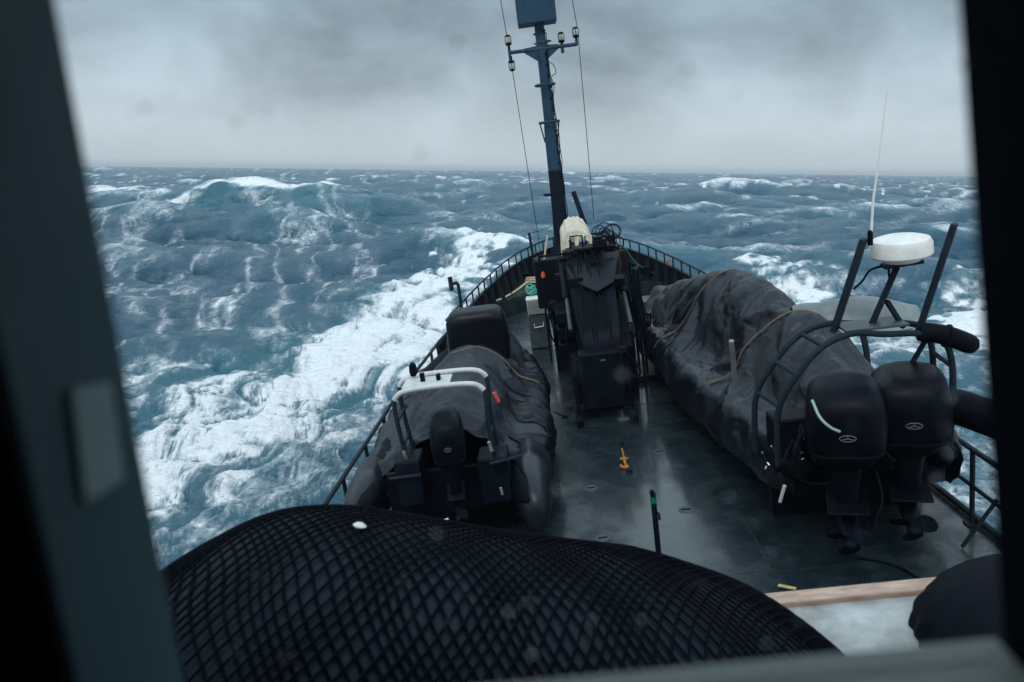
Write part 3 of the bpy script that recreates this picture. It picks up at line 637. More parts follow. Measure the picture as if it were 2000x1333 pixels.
MB().prism([(-3.2, Y1, 6.3), (-3.2, Y1, 5.98), (-3.2, 1.15, 5.99), (-3.2, 1.15, 6.05)], (5.2, 0, 0)).build('added_visor', M_wheel, wh)  # unseen overhang, added to keep daylight off the upper jamb
m = MB(); m.box((-0.81, 0.474, (ZS + ZH) / 2), (0.55, 0.006, ZH - ZS)); m.build('pane', gm, wh)

# lower deckhouse whose roof carries the net bundle
ho = thing('deckhouse', 'worn white deckhouse roof with bleached wooden front edge', 'deckhouse', (0, 2, 0))
ZP = 2.7
MB().box((0, 2.35, ZP - 0.04), (8.2, 3.9, 0.08)).build('roof_plate', M_lid, ho)
MB().box((0, 4.36, ZP - 0.03), (8.2, 0.12, 0.14)).build('edge_board', M_wood, ho, bevel=0.01)
MB().box((0, 4.28, 1.29), (7.8, 0.08, 2.58)).build('front_wall', M_steel, ho)
MB().box((0, 0.45, 3.27), (8.2, 0.06, 1.14)).build('rear_wall', M_steel, ho)

# ================================================================== NET BUNDLE
NKX = [-3.4, -3.1, -2.75, -2.45, -2.1, -1.8, -1.4, -0.9, -0.45, -0.1, 0.12, 0.3, 0.42, 0.5, 0.55]
NKZ = [3.45, 3.74, 3.99, 4.17, 4.30, 4.28, 4.16, 3.99, 3.86, 3.72, 3.55, 3.36, 3.15, 2.93, 2.7]
def net_surface(u, v):
    """u: 0..1 port to starboard, v: 0..1 over the top from forward foot to aft foot"""
    x = -3.35 + 3.95 * u
    xx_ = np.linspace(-3.6, 0.7, 400); zz_ = np.interp(xx_, NKX, NKZ); kn = np.hanning(41); kn /= kn.sum(); zz_ = np.convolve(np.pad(zz_, 20, mode='edge'), kn, 'valid'); zr = np.interp(x, xx_, zz_)
    a = np.pi * v; k = np.clip((zr - ZP) / 1.2, 0.2, 1.1)
    yc = 2.35; D = 1.55 * np.clip(k, 0.45, 1)
    c = np.cos(a); s_ = np.sin(a)
    y = yc + D * np.sign(c) * np.abs(c) ** 0.8; z = ZP + (zr - ZP) * np.abs(s_) ** 0.75
    lump = 0.010 * np.sin(x * 3.1 + v * 4) + 0.006 * np.sin(x * 5.3 - v * 5 + 1)
    return np.stack([x, y, z + lump * s_], -1)
nb = thing('net_bundle', 'big dark mound wrapped in black diamond netting below the window', 'net bundle', (-1.3, 2.4, ZP))
U, V = np.meshgrid(np.linspace(0, 1, 90), np.linspace(0, 1, 60), indexing='ij')
S_ = net_surface(U, V)
gx_ = np.gradient(S_, axis=0); gy_ = np.gradient(S_, axis=1); NRM = np.cross(gx_, gy_); NRM /= np.linalg.norm(NRM, axis=-1, keepdims=True) + 1e-9
if NRM[45, 30, 2] < 0: NRM = -NRM
bl = S_.copy()
MB().grid(bl).build('cover_cloth', M_netcloth, nb, angle=180)
def bil(A, u, v):
    fu = np.clip(u, 0, 1) * (A.shape[0] - 1); fv = np.clip(v, 0, 1) * (A.shape[1] - 1); i = np.minimum(fu.astype(int), A.shape[0] - 2); j = np.minimum(fv.astype(int), A.shape[1] - 2)
    fu = (fu - i)[:, None]; fv = (fv - j)[:, None]
    return (A[i, j] * (1 - fu) + A[i + 1, j] * fu) * (1 - fv) + (A[i, j + 1] * (1 - fu) + A[i + 1, j + 1] * fu) * fv
m = MB(); NL = 86                      # twine runs in two diagonal families; lengths in cells
asp = 3.95 / 4.6
for fam in (0, 1):
    for k in range(-NL, 2 * NL):
        t = np.linspace(0, 1, 90); v = 0.02 + 0.96 * t
        u = (k + 0.5) / NL + (t * 0.78 if fam == 0 else -t * 0.52)
        u = u + 0.004 * np.sin(9 * t + k * 0.7)
        ok = (u > 0.01) & (u < 0.985)
        if ok.sum() < 4: continue
        i0, i1 = np.where(ok)[0][[0, -1]]
        uu, vv = u[i0:i1 + 1], v[i0:i1 + 1]
        p = bil(S_, uu, vv); nn = bil(NRM, uu, vv); p = p + nn * (0.009 + 0.004 * fam)
        m.tube([tuple(q) for q in p], 0.0052, 5)
m.build('net', M_twine, nb, angle=180)
m = MB(); pc = bil(S_, np.array([0.46]), np.array([0.42]))[0]
pts = [(-1.83, 2.95), (-1.80, 2.99)]
m = MB(); m.lathe([(0.001, 0), (0.021, 0.004), (0.027, 0.012), (0.016, 0.02), (0.001, 0.022)], (0, 0, 0), n=9)
SCRAP = m

# dark bundle at the right end of the roof
m = MB(); secs = []
for a in np.linspace(0, math.pi / 2, 24):
    rr = math.cos(a) ** 0.7; z = ZP + 0.34 * math.sin(a)
    secs.append([(1.72 + rr * (0.80 + 0.05 * math.sin(3 * t + 1) + 0.012 * math.sin(17 * t + 6 * a) + 0.01 * math.sin(29 * t - 9 * a)) * math.cos(t), 3.78 + rr * (0.62 + 0.04 * math.sin(4 * t)) * math.sin(t), z) for t in np.linspace(0, 2 * math.pi, 72, endpoint=False)])
tag(m.loft(secs).build('covered_bundle', M_rubber, angle=180), 'rounded black covered bundle on the white roof beside the right jamb', 'bundle')

# ================================================================== MAST
ma = thing('mast', 'tall blue grey steel mast with crossarm lamps and crow nest', 'mast', (-0.33, 23.6, 0.7))
mx_, my_ = -0.335, 23.6
def tp(zs, rs): return [(mx_ + 0.004 * (z - 4), my_, z) for z in zs], rs
p, r_ = tp([0.6, 1.6, 2.5, 3.4, 4.2, 4.7], [0.30, 0.29, 0.255, 0.215, 0.20, 0.195]); MB().tube(p, r_, 20).build('lower_pole', M_mastlow, ma)
p, r_ = tp([4.7, 5.6, 5.9, 6.1, 8.0, 9.8], [0.192, 0.185, 0.175, 0.155, 0.14, 0.13]); MB().tube(p, r_, 20).build('upper_pole', M_mast, ma)
# crow nest box
m = MB(); bx0, bx1, by0, by1 = -0.90, 0.17, 23.15, 24.05
m.box(((bx0 + bx1) / 2, (by0 + by1) / 2, 8.73), (bx1 - bx0, by1 - by0, 0.05))
for xx in (bx0 + 0.015, bx1 - 0.015): m.box((xx, (by0 + by1) / 2, 9.3), (0.03, by1 - by0, 1.09))
for yy in (by0 + 0.015, by1 - 0.015): m.box(((bx0 + bx1) / 2, yy, 9.3), (bx1 - bx0 - 0.06, 0.03, 1.09))
m.build('crow_nest', M_mast, ma, bevel=0.008)
m = MB()
for z in (8.45, 8.2, 5.2): m.ring((mx_, my_, z), 0.165, 0.02, n=16)
m.build('clamp_band', M_mast, ma)
# crossarm with gussets
MB().tube([(-1.20, my_ - 0.1, 8.05), (0.66, my_ - 0.1, 8.03)], 0.052).build('crossarm', M_mast, ma)
for s_ in (-1, 1):
    MB().prism([(mx_ + s_ * 0.1, my_ - 0.12, 8.13), (mx_ + s_ * 0.5, my_ - 0.12, 8.1), (mx_ + s_ * 0.5, my_ - 0.12, 8.0), (mx_ + s_ * 0.12, my_ - 0.12, 7.72)], (0, 0.03, 0)).build('gusset', M_mast, ma)
def lamp(x, z, up, s=1.0):
    q = MB(); sg = 1 if up else -1
    q.lathe([(0.035, -0.12), (0.035, 0.0), (0.085, 0.01), (0.085, 0.06), (0.07, 0.075)], (x, my_ - 0.1, z), (0, 0, sg), 14)
    l = q.build('lamp', M_rubber, ma)
    MB().lathe([(0.068, 0.075), (0.076, 0.1), (0.076, 0.2), (0.06, 0.235)], (x, my_ - 0.1, z), (0, 0, sg), 14).build('lens', M_glasslamp, l)
    q = MB(); q.lathe([(0.08, 0.235), (0.075, 0.265), (0.03, 0.29)], (x, my_ - 0.1, z), (0, 0, sg), 14)
    for k in range(4):
        a = k * math.pi / 2; q.tube([(x + 0.084 * math.cos(a), my_ - 0.1 + 0.084 * math.sin(a), z + sg * 0.06), (x + 0.084 * math.cos(a), my_ - 0.1 + 0.084 * math.sin(a), z + sg * 0.24)], 0.007, 4)
    q.build('cage', M_rubber, l)
MB().tube([(-1.22, my_ - 0.1, 7.82), (-1.22, my_ - 0.1, 8.2)], 0.04).build('lamp_bracket', M_mast, ma)
lamp(-1.22, 8.24, True); lamp(-1.2, 7.84, False)
MB().tube([(0.66, my_ - 0.1, 8.0), (0.66, my_ - 0.1, 8.16)], 0.04).build('lamp_bracket', M_mast, ma)
lamp(0.66, 8.2, True); lamp(0.25, 8.12, True)
MB().tube([(0.25, my_ - 0.1, 7.85), (0.25, my_ - 0.1, 8.1)], 0.045).build('lamp_bracket', M_mast, ma)
# foot rings
for z, rr, br in ((7.08, 0.27, 0), (6.06, 0.28, 1)):
    m = MB(); m.ring((mx_, my_ - 0.02, z), rr, 0.036, n=26); m.build('foot_ring', M_mast, ma)
    m = MB()
    for s_ in (-1, 1):
        m.tube([(mx_ + s_ * 0.12, my_, z), (mx_ + s_ * rr, my_, z)], 0.022)
        if br: m.tube([(mx_ + s_ * (rr - 0.01), my_ - 0.02, z - 0.02), (mx_ + s_ * 0.18, my_ - 0.02, z - 0.55)], 0.02)
    m.build('ring_bracket', M_mast, ma)
m = MB(); m.ring((mx_ + 0.12, my_ - 0.05, 8.22), 0.17, 0.02, n=18); m.build('foot_ring', M_mast, ma)
# cables up the mast
m = MB(); random.seed(5)
for k in range(3):
    pts = [(mx_ + 0.17 + 0.02 * k + random.uniform(-.02, .03) - 0.012 * max(0, z - 5), my_ - 0.13, z) for z in np.arange(3.2, 8.7, 0.35)]
    m.tube(cat_rom(pts, 60), 0.012, 5)
m.tube(cat_rom([(mx_ + 0.15, my_ - .14, 7.7), (mx_ + 0.3, my_ - .15, 7.55), (mx_ + 0.33, my_ - .15, 7.35), (mx_ + 0.2, my_ - .15, 7.25), (mx_ + 0.24, my_ - .15, 7.0), (mx_ + .16, my_ - .15, 6.6)], 30), 0.011, 5)
m.build('cable', M_rubber, ma)
m = MB()
for z in np.arange(3.4, 8.6, 0.3): m.box((mx_ + 0.16 - 0.01 * max(0, z - 5), my_ - 0.12, z), (0.1, 0.06, 0.05))
m.build('cable_clip', M_mastlow, ma)
MB().tube([(mx_ - 0.2, my_, 4.02), (mx_ - 0.40, my_, 4.04)], 0.04).build('peg', M_mastlow, ma)
sp = MB().tube([(0.12, 23.2, 4.05), (0.34, 23.0, 3.1)], 0.07, 12); sp.tube([(0.34, 23.0, 3.2), (mx_ + 0.2, my_, 3.0)], 0.04)
sp.build('spar', M_mastlow, ma)
MB().box((mx_, my_ - 0.02, 0.95), (0.9, 0.9, 0.14)).build('mast_foot', M_steel, ma, bevel=0.02)
tag(MB().tube([(-1.33, 23.3, 10.3), (-1.22, 23.8, 8.0), (-1.13, 24.4, 5.2), (-1.03, 25.2, 2.0)], 0.011, 5).build('stay_wire', M_rail), 'thin stay wire crossing the sky left of the mast', 'wire', 'stay wires beside the mast')
tag(MB().tube([(0.58, 23.5, 10.2), (0.73, 23.6, 8.4), (0.73, 24.2, 6.0), (0.73, 25.0, 3.0)], 0.011, 5).build('stay_wire', M_rail), 'thin stay wire crossing the sky right of the mast', 'wire', 'stay wires beside the mast')

# ================================================================== DECK CRANE and machinery on the centreline
cr_ = thing('deck_crane', 'bulky black folded deck crane in front of the mast', 'crane', (0.1, 17.5, 0))
m = MB(); m.lathe([(0.62, 0.0), (0.62, 0.08), (0.45, 0.12), (0.42, 1.5), (0.5, 1.55), (0.5, 1.75), (0.36, 1.8), (0.34, 2.5)], (0.12, 18.3, 0.06), n=28); m.build('column', M_black, cr_)
m = MB(); m.prism([(-0.42, 18.75, 2.05), (-0.42, 17.3, 2.0), (-0.42, 16.9, 2.35), (-0.42, 17.2, 2.95), (-0.42, 18.75, 3.15)], (1.05, 0, 0)); m.build('slew_housing', M_black, cr_, bevel=0.05)
# folded boom lying toward the camera
m = MB(); m.loft([[(x0, y, z) for x0, z in ((-w_, zb), (w_ + .1, zb), (w_ + .1, zt), (-w_, zt))] for y, w_, zb, zt in ((18.4, .44, 2.3, 3.02), (17.6, .46, 1.9, 3.05), (16.4, .4, 1.2, 2.4), (15.6, .36, 0.9, 1.75), (15.45, .34, .8, 1.5))]); m.build('boom', M_black, cr_, bevel=0.03)
m = MB(); m.beam((0.62, 18.3, 2.1), (0.58, 16.0, 1.15), 0.26, 0.3); m.build('jib', M_black, cr_, bevel=0.03)
for x in (-0.52, 0.72):
    m = MB(); m.tube([(x, 18.3, 2.9), (x, 17.0, 2.2)], 0.085, 14); c = m.build('hydraulic_cylinder', M_black, cr_)
    MB().tube([(x, 17.0, 2.2), (x, 16.1, 1.72)], 0.045, 12).build('piston_rod', M_steel, c)
m = MB()
for z in (1.1, 1.45, 1.8): m.box((-0.55, 17.5, z), (0.5, 1.2, 0.26))
m.build('valve_block', M_black, cr_, bevel=0.02)
m = MB(); m.box((0.08, 17.65, 3.17), (0.62, 0.55, 0.08)); m.box((0.33, 17.35, 3.28), (0.3, 0.3, 0.18)); m.box((0.3, 17.33, 3.40), (0.2, 0.2, 0.07)); m.build('control_head', M_black, cr_, bevel=0.02)
m = MB(); m.prism([(-0.4, 17.32, 2.90), (0.72, 17.32, 2.86), (0.68, 16.9, 2.42), (-0.38, 16.9, 2.46)], (0, -0.02, -0.03)); m.build('sloped_guard', M_black, cr_)
random.seed(12); 
for k in range(7):
    x = 0.78 + 0.06 * k + random.uniform(-.02, .02); y = 17.6 - 0.12 * k
    top_ = 2.75 - 0.05 * k; lowz = 1.0 + 0.12 * random.random() + 0.06 * k
    MB().tube(cat_rom([(x - .1, y + 0.2, top_), (x, y + 0.1, top_ - 0.7), (x + 0.03, y, lowz + .25), (x + 0.06, y - 0.05, lowz), (x + 0.1, y - 0.1, lowz + .3), (x + 0.02, y - 0.15, top_ - .8)], 34), 0.022, 6).build('hydraulic_hose', M_rubber, cr_)
m = MB()
for x, y in ((1.0, 17.9), (1.1, 17.2), (0.98, 16.7)): m.tube([(x, y, 0.05), (x - 0.02, y, 2.7)], 0.03, 8)
m.tube([(1.0, 17.9, 2.7), (1.1, 17.2, 2.72), (0.96, 16.7, 2.7)], 0.03, 8); m.build('side_frame', M_black, cr_)
m = MB(); m.tube([(-0.28, 17.7, 3.2), (-0.28, 17.7, 3.46), (-0.02, 17.6, 3.46), (-0.02, 17.6, 3.2)], 0.02, 6); m.tube([(0.2, 17.4, 3.2), (0.2, 17.4, 3.5), (0.55, 17.4, 3.48), (0.55, 17.4, 3.2)], 0.016, 6); m.build('hand_rail', M_black, cr_)

random.seed(31)
for k in range(9):                       # hoses lying along the boom
    x = -0.36 + 0.085 * k; z0 = 3.07 + random.uniform(0, .05)
    MB().tube(cat_rom([(x, 18.2, z0 + .05), (x + random.uniform(-.05, .05), 17.5, z0 + random.uniform(0, .08)), (x + random.uniform(-.05, .05), 16.9, 2.72 + random.uniform(0, .08)), (x * .9 + random.uniform(-.05, .05), 16.35, 2.37 + random.uniform(0.02, .1)), (x * .85, 15.75, 1.9 + random.uniform(0.0, .08)), (x * .8, 15.5, 1.55)], 40), random.choice((0.016, 0.022, 0.028)), 6).build('hydraulic_hose', M_rubber, cr_)
for k in range(10):
    c = (random.uniform(-.5, .62), random.uniform(16.4, 18.0), 0); zc = np.interp(c[1], [15.6, 16.4, 17.6], [1.75, 2.4, 3.05]) + 0.03
    d_ = (random.uniform(.12, .3), random.uniform(.12, .3), random.uniform(.08, .2))
    MB().box((c[0], c[1], zc), d_, Matrix.Rotation(random.uniform(-.3, .3), 4, 'X')).build('fitting_box', random.choice((M_black, M_rubber)), cr_, bevel=0.012)
for k in range(6):                       # hoses sagging off the port side
    y = 18.0 - 0.28 * k; x = -0.5 - 0.03 * (k % 3)
    MB().tube(cat_rom([(x + .1, y, 2.6 - .16 * k), (x - .05, y - .1, 2.1 - .1 * k), (x - .08 + random.uniform(-.06, .06), y - .15, 1.5 - .1 * k), (x + .02, y - .1, 1.05 - .08 * k), (x + .2, y, 0.9)], 30), 0.024, 6).build('hydraulic_hose', M_rubber, cr_)
MB().prism([(-0.44, 17.5, 2.95), (0.72, 17.5, 3.0), (0.5, 16.5, 2.52), (0.1, 16.2, 2.40), (-0.40, 16.75, 2.62)], (0, -0.02, 0.05)).build('loose_cover_sheet', M_sheet, cr_, bevel=0.01)
m = MB()
for k in range(9): m.ring((0.3, 16.3 - 0.004 * k, 1.0 - 0.075 * k), 0.045, 0.014, (1, 0, 0) if k % 2 else (0, 1, 0), n=12, m=5)
m.build('chain', M_rubber, cr_)
MB().tube(cat_rom([(0.9, 17.0, 2.2), (1.05, 16.8, 1.6), (1.1, 16.7, 1.1), (1.02, 16.65, 0.85), (0.92, 16.7, 1.0), (0.9, 16.8, 1.5)], 30), 0.035, 8).build('hose_loop', M_rubber, cr_)
m = MB(); m.box((0.62, 16.6, 0.75), (0.36, 0.5, 1.5)); m.build('pump_housing', M_black, cr_, bevel=0.04)
m = MB(); m.box((-0.34, 16.5, 0.55), (0.5, 0.7, 1.1)); m.build('motor_housing', M_black, cr_, bevel=0.06)
for x, z in ((-0.3, 3.35), (0.05, 3.4), (0.45, 3.3)):
    m = MB(); m.tube([(x, 17.75, 3.15), (x, 17.72, z)], 0.013, 6); m.lathe([(0.001, 0), (0.022, 0.01), (0.022, 0.03), (0.001, 0.04)], (x, 17.72, z - .01), n=8); m.build('lever', M_rubber, cr_)

br_ = thing('boom_rest', 'black boom rest stand with side posts at the near end of the crane', 'stand', (0, 15.2, 0))
m = MB(); m.box((-0.02, 15.35, 0.86), (0.86, 0.5, 1.14)); m.build('panel_box', M_black, br_, bevel=0.03)
for x, ll in ((-0.56, 1.38), (0.52, 1.52)):
    m = MB(); m.beam((x, 15.2, 0.0), (x, 15.25, ll), 0.075, 0.075); m.box((x, 15.2, 0.09), (0.14, 0.7, 0.18)); m.build('post', M_black, br_, bevel=0.01)
m = MB(); m.box((-0.02, 15.3, 0.2), (1.0, 0.12, 0.1)); m.build('cross_bar', M_black, br_, bevel=0.01)
MB().lathe([(0.001, 0), (0.11, 0), (0.12, 0.05), (0.06, 0.06), (0.001, 0.06)], (0.3, 14.95, 0.03)).build('deck_socket', M_steel, br_)
MB().box((0.02, 15.085, 1.29), (0.1, 0.012, 0.03)).build('name_plate', M_emblem, br_)
m = MB(); m.tube(cat_rom([(0.42, 15.2, 1.45), (0.62, 15.15, 1.2), (0.72, 15.1, 1.0), (0.66, 15.1, 0.86), (0.55, 15.15, 0.9)], 24), 0.026, 8); m.build('hose', M_rubber, br_)
MB().box((0.43, 15.2, 1.43), (0.16, 0.14, 0.12)).build('rusty_bracket', M_rust, br_, bevel=0.01)

wi = thing('anchor_winch', 'dark winch cabinet with an orange lamp left of the crane', 'winch', (-0.85, 18.9, 0))
m = MB(); m.box((-0.78, 18.9, 2.3), (0.78, 0.7, 1.15)); m.build('cabinet', M_black, wi, bevel=0.04)
m = MB(); m.box((-0.52, 18.9, 0.87), (0.76, 0.9, 1.7)); m.build('winch_base', M_black, wi, bevel=0.05)
MB().lathe([(0.34, 0), (0.34, 0.04), (0.17, 0.06), (0.17, 0.5), (0.34, 0.52), (0.34, 0.56)], (-0.9, 18.5, 1.25), (1, 0, 0), 24).build('drum', M_black, wi)
MB().lathe([(0.001, -0.02), (0.05, -0.02), (0.052, 0.07), (0.03, 0.12), (0.001, 0.13)], (-0.98, 18.5, 2.5), n=12).build('lamp', M_red, wi)
MB().box((-0.62, 18.54, 2.52), (0.16, 0.012, 0.03)).build('tally_plate', M_emblem, wi)
m = MB(); m.tube([(-1.12, 18.7, 2.7), (-1.14, 18.7, 2.92), (-1.0, 18.75, 2.95)], 0.025, 6); m.build('hand_grip', M_steel, wi)
m = MB()
for k in range(3): m.tube(cat_rom([(-.92, 18.5, 1.7 - .1 * k), (-.98 + .1 * k, 18.4, 1.4 - .1 * k), (-.96 + .1 * k, 18.4, 1.1 - .1 * k), (-.9, 18.5, 0.9 - .1 * k)], 20), 0.02, 6)
m.build('hose', M_rubber, wi)
m = MB()
for x in (-1.02, -0.42): m.beam((x, 18.5, 0.4), (x, 18.5, 3.0), 0.05, 0.05)
m.beam((-1.02, 18.5, 2.98), (-0.42, 18.5, 2.98), 0.05, 0.05); m.build('guard_frame', M_black, wi)
random.seed(17)
for k in range(5):
    x = -0.95 + .11 * k
    MB().tube(cat_rom([(x, 18.45, 2.0), (x + random.uniform(-.08, .08), 18.38, 1.7), (x + random.uniform(-.08, .08), 18.4, 1.35), (x + random.uniform(-.1, .1), 18.42, 1.0)], 20), 0.018, 6).build('hose', M_rubber, wi)
MB().lathe([(0.12, 0), (0.14, 0.03), (0.14, 0.3), (0.1, 0.34)], (-0.8, 18.4, 1.85), (0, -1, 0), 18).build('motor', M_black, wi)

tag(MB().beam((-0.95, 18.7, 2.72), (-0.77, 18.8, 3.42), 0.035, 0.03).build('wooden_stick', M_creamrope), 'pale wooden stick standing upright on the winch cabinet', 'stick')

# cream canvas thrown over the crane head
def drape():
    m = MB(); rows = []
    for i in range(56):
        u = i / 55; x = -0.47 + 0.70 * u
        row = []
        for j in range(34):
            v = j / 33
            hump = 3.76 - 0.34 * abs(2 * (u - 0.48)) ** 3.0
            hang = np.interp(u, [0, .07, .15, .24, .3, .42, .48, .54, .62, .74, .86, .93, 1], [1.15, 1.2, 1.0, .35, .05, .02, .42, .42, .02, .0, .02, .62, .72])
            yy = 19.0 - 0.52 * min(v / .42, 1) - 0.12 * max(0, v - .42)
            zz = hump - 0.36 * min(v / .5, 1) ** 1.6 - hang * max(0, v - 0.36) ** 1.1 * 1.15
            zz += 0.018 * math.sin(23 * u + 4 * v) * (0.3 + v) + 0.012 * math.sin(41 * u - 7 * v)
            yy += 0.03 * math.sin(27 * u + 2 * v) * v
            xx = x + 0.025 * math.sin(8 * v + 5 * u) * v - 0.05 * v * (u < .25) + 0.05 * v * (u > .85)
            row.append((xx, yy, zz))
        rows.append(row)
    return m.grid(np.array(rows))
cv = drape().build('canvas_cover', M_cream, solid=0.02, angle=180); tag(cv, 'cream canvas thrown over the top of the crane', 'canvas')
tag(MB().tube(cat_rom([(-0.40, 18.3, 2.78), (-0.33, 17.2, 2.5), (-0.27, 16.8, 2.2), (-0.24, 16.75, 1.75), (-0.27, 16.7, 1.4)], 40), 0.013, 6).build('tie_rope', M_creamrope), 'thin cream tie rope hanging down the crane from the canvas', 'rope')

# tangle of wire coils on a stand right of the crane
ck = thing('cable_reel', 'rusty cable reel with a tangle of loose wire loops beside the crane', 'cable reel', (0.65, 20, 0))
m = MB()
for x in (0.4, 0.95): m.beam((x, 20.2, 0.3), (x, 20, 2.75), 0.06, 0.06); m.beam((x, 19.7, 0.3), (x, 19.9, 2.75), 0.06, 0.06)
m.box((0.68, 20, 2.72), (0.7, 0.5, 0.08)); m.build('stand', M_black, ck)
MB().lathe([(0.2, 0), (0.2, 0.03), (0.09, 0.04), (0.09, 0.4), (0.2, 0.41), (0.2, 0.44)], (0.44, 20, 2.98), (1, 0, 0), 20).build('drum', M_black, ck)
MB().box((0.86, 19.5, 2.55), (0.42, 0.4, 0.42)).build('red_box', M_rust, ck, bevel=0.04)
random.seed(21); m = MB()
for k in range(16):
    ax = (random.uniform(-.7, .7), random.choice((-1, 1)) * random.uniform(.5, 1), random.uniform(-.6, .6))
    m.ring((0.62 + random.uniform(-.2, .25), 19.9 + random.uniform(-.2, .2), 3.08 + random.uniform(-.25, .16)), random.uniform(0.12, 0.3), 0.012, ax, n=22, m=5)
m.build('wire_loop', M_rubber, ck)
m = MB()
for k in range(7):
    ax = (random.uniform(-.5, .5), random.uniform(-1, 1), random.uniform(.3, 1))
    m.ring((0.72 + random.uniform(-.12, .12), 19.6 + random.uniform(-.1, .1), 2.85 + random.uniform(-.06, .08)), random.uniform(0.08, 0.2), 0.018, ax, n=18, m=5)
m.build('rusty_wire_loop', M_rust, ck)

# white cooler box on its stand with green rope
cb = thing('cooler_box', 'white plastic box with ribbed grey front under a green rope pile', 'box', (-1.28, 20.6, 1.18))
m = MB().box((-1.28, 20.65, 1.38), (0.46, 0.34, 0.36)); m.build('body', M_white, cb, bevel=0.02)
MB().box((-1.28, 20.65, 1.60), (0.49, 0.38, 0.08)).build('lid', M_white, cb, bevel=0.025)
mg = mat('ribbed grey panel', (0.2, 0.21, 0.2), (0.26, 0.27, 0.26), 0.6, scale=6)
m = MB(); m.box((-1.28, 20.468, 1.38), (0.44, 0.02, 0.34))
for k in range(11): m.box((-1.48 + 0.04 * k, 20.453, 1.38), (0.016, 0.014, 0.33))
m.build('front_panel', mg, cb)
st = thing('box_stand', 'dark steel locker carrying the white box', 'locker', (-1.25, 20.7, 0.2))
m = MB().box((-1.25, 20.75, 0.72), (0.56, 0.5, 0.9)); m.build('body', M_steel, st, bevel=0.02)
m = MB(); m.tube([(-1.38, 20.48, 0.95), (-1.38, 20.45, 0.85), (-1.14, 20.45, 0.87), (-1.14, 20.48, 0.97)], 0.016, 6); m.build('handle', M_chrome, st)
random.seed(4); m = MB()
for k in range(10): m.ring((-1.36 + random.uniform(-.06, .06), 20.85 + random.uniform(-.05, .08), 1.72 + random.uniform(0, .12)), random.uniform(.08, .13), 0.02, (random.uniform(-.4, .4), random.uniform(-1, 1), random.uniform(-.2, .8)), n=16, m=5)
tag(m.build('rope_pile', M_green), 'green rope pile lying on the white box', 'rope')
# bollard and mooring rope on the foredeck
def bollard(x, y, z, lab):
    t = thing('bollard', lab, 'bollard', (x, y, z), 'bollards on the foredeck')
    MB().box((x, y, z + 0.03), (0.7, 0.3, 0.06)).build('base_plate', M_black, t, bevel=0.01)
    for s_ in (-.2, .2): MB().lathe([(0.1, 0.05), (0.095, 0.34), (0.13, 0.36), (0.13, 0.42), (0.1, 0.44)], (x + s_, y, z), n=18).build('post', M_black, t)
bollard(-1.42, 26.0, 1.03, 'black twin bollard with pale mooring rope left of the winch')
bollard(2.0, 24.65, 0.98, 'black twin bollard on the foredeck ahead of the big covered boat')
zf = 1.03
m = MB(); m.tube(cat_rom([(-2.62, 23.75, 1.04), (-2.3, 24.3, zf), (-1.95, 25.1, zf + .03), (-1.62, 25.75, zf + .12), (-1.36, 25.95, zf + .2)], 40), 0.035, 8)
for k in range(3): m.ring((-1.4, 25.98, zf + 0.12 + 0.05 * k), 0.26 - 0.02 * k, 0.03, (0.1, 0.1 * k, 1), n=22, m=6)
tag(m.build('mooring_rope', M_creamrope), 'pale mooring rope led across the foredeck to the bollard', 'rope')
tag(MB().tube(cat_rom([(1.2, 26.3, 1.75), (1.6, 26.1, 1.95), (1.9, 25.6, 1.5), (2.2, 24.9, 1.25), (2.7, 23.6, 1.12), (2.85, 23.0, 1.15)], 40), 0.02, 6).build('green_line', mat('dark green line', (0.01, 0.08, 0.06), None, 0.8)), 'dark green line drooping inside the starboard bulwark', 'rope')
tag(MB().box((2.62, 23.1, 1.72), (0.05, 0.12, 0.16)).build('red_tag', M_redtag, bevel=0.01), 'small red tag hanging on the starboard bow rail', 'tag')
# J shaped bracket post on the port side
t = thing('bracket_post', 'bent bracket post standing at the port bulwark', 'post', (-3.25, 20.6, 0.3))
MB().tube([(-3.24, 20.6, 0.25), (-3.24, 20.6, 2.22), (-3.27, 20.6, 2.27), (-3.42, 20.6, 2.24)], 0.045, 10).build('upright', M_rail, t)
MB().tube([(-3.43, 20.6, 2.08), (-3.43, 20.6, 2.44)], 0.06, 10).build('short_arm', M_rail, t)
# dark box near the bow of the big boat
t = thing('deck_box', 'low dark deck box beside the bow of the big covered boat', 'box', (1.75, 21.9, 0.3))
MB().box((1.8, 21.9, 0.62), (0.75, 0.8, 0.6)).build('body', M_black, t, bevel=0.02)
MB().box((1.8, 21.9, 0.945), (0.8, 0.85, 0.05)).build('lid', M_steel, t, bevel=0.01)
# step plate, bar, stick on deck
t = thing('hatch_plate', 'low square hatch plate on deck right of the boom rest', 'hatch', (1.15, 17.6, 0))
MB().box((1.13, 17.75, 0.24), (0.68, 1.3, 0.03)).build('plate', M_steel, t, bevel=0.006)
MB().box((1.13, 17.11, 0.11), (0.72, 0.05, 0.22)).build('front_coaming', M_black, t, bevel=0.006)
for x in (0.82, 1.44): MB().box((x, 17.75, 0.11), (0.04, 1.2, 0.2)).build('side_coaming', M_black, t)
tag(MB().tube(cat_rom([(0.62, 16.9, 0.03), (0.68, 16.3, 0.03), (0.8, 15.8, 0.03), (1.2, 15.72, 0.03), (1.75, 15.6, 0.03)], 30), 0.026, 6).build('deck_cable', M_rubber), 'black cable bent at an angle on the deck by the hatch plate', 'cable')
t = thing('pry_bar', 'short dark bar lying on deck beside the small boat', 'bar', (-1.0, 15.8, 0))
MB().beam((-1.2, 16.15, 0.03), (-0.86, 15.55, 0.03), 0.045, 0.05).build('shaft', M_black, t)
MB().box((-0.85, 15.53, 0.04), (0.12, 0.07, 0.07)).build('tip', M_black, t)
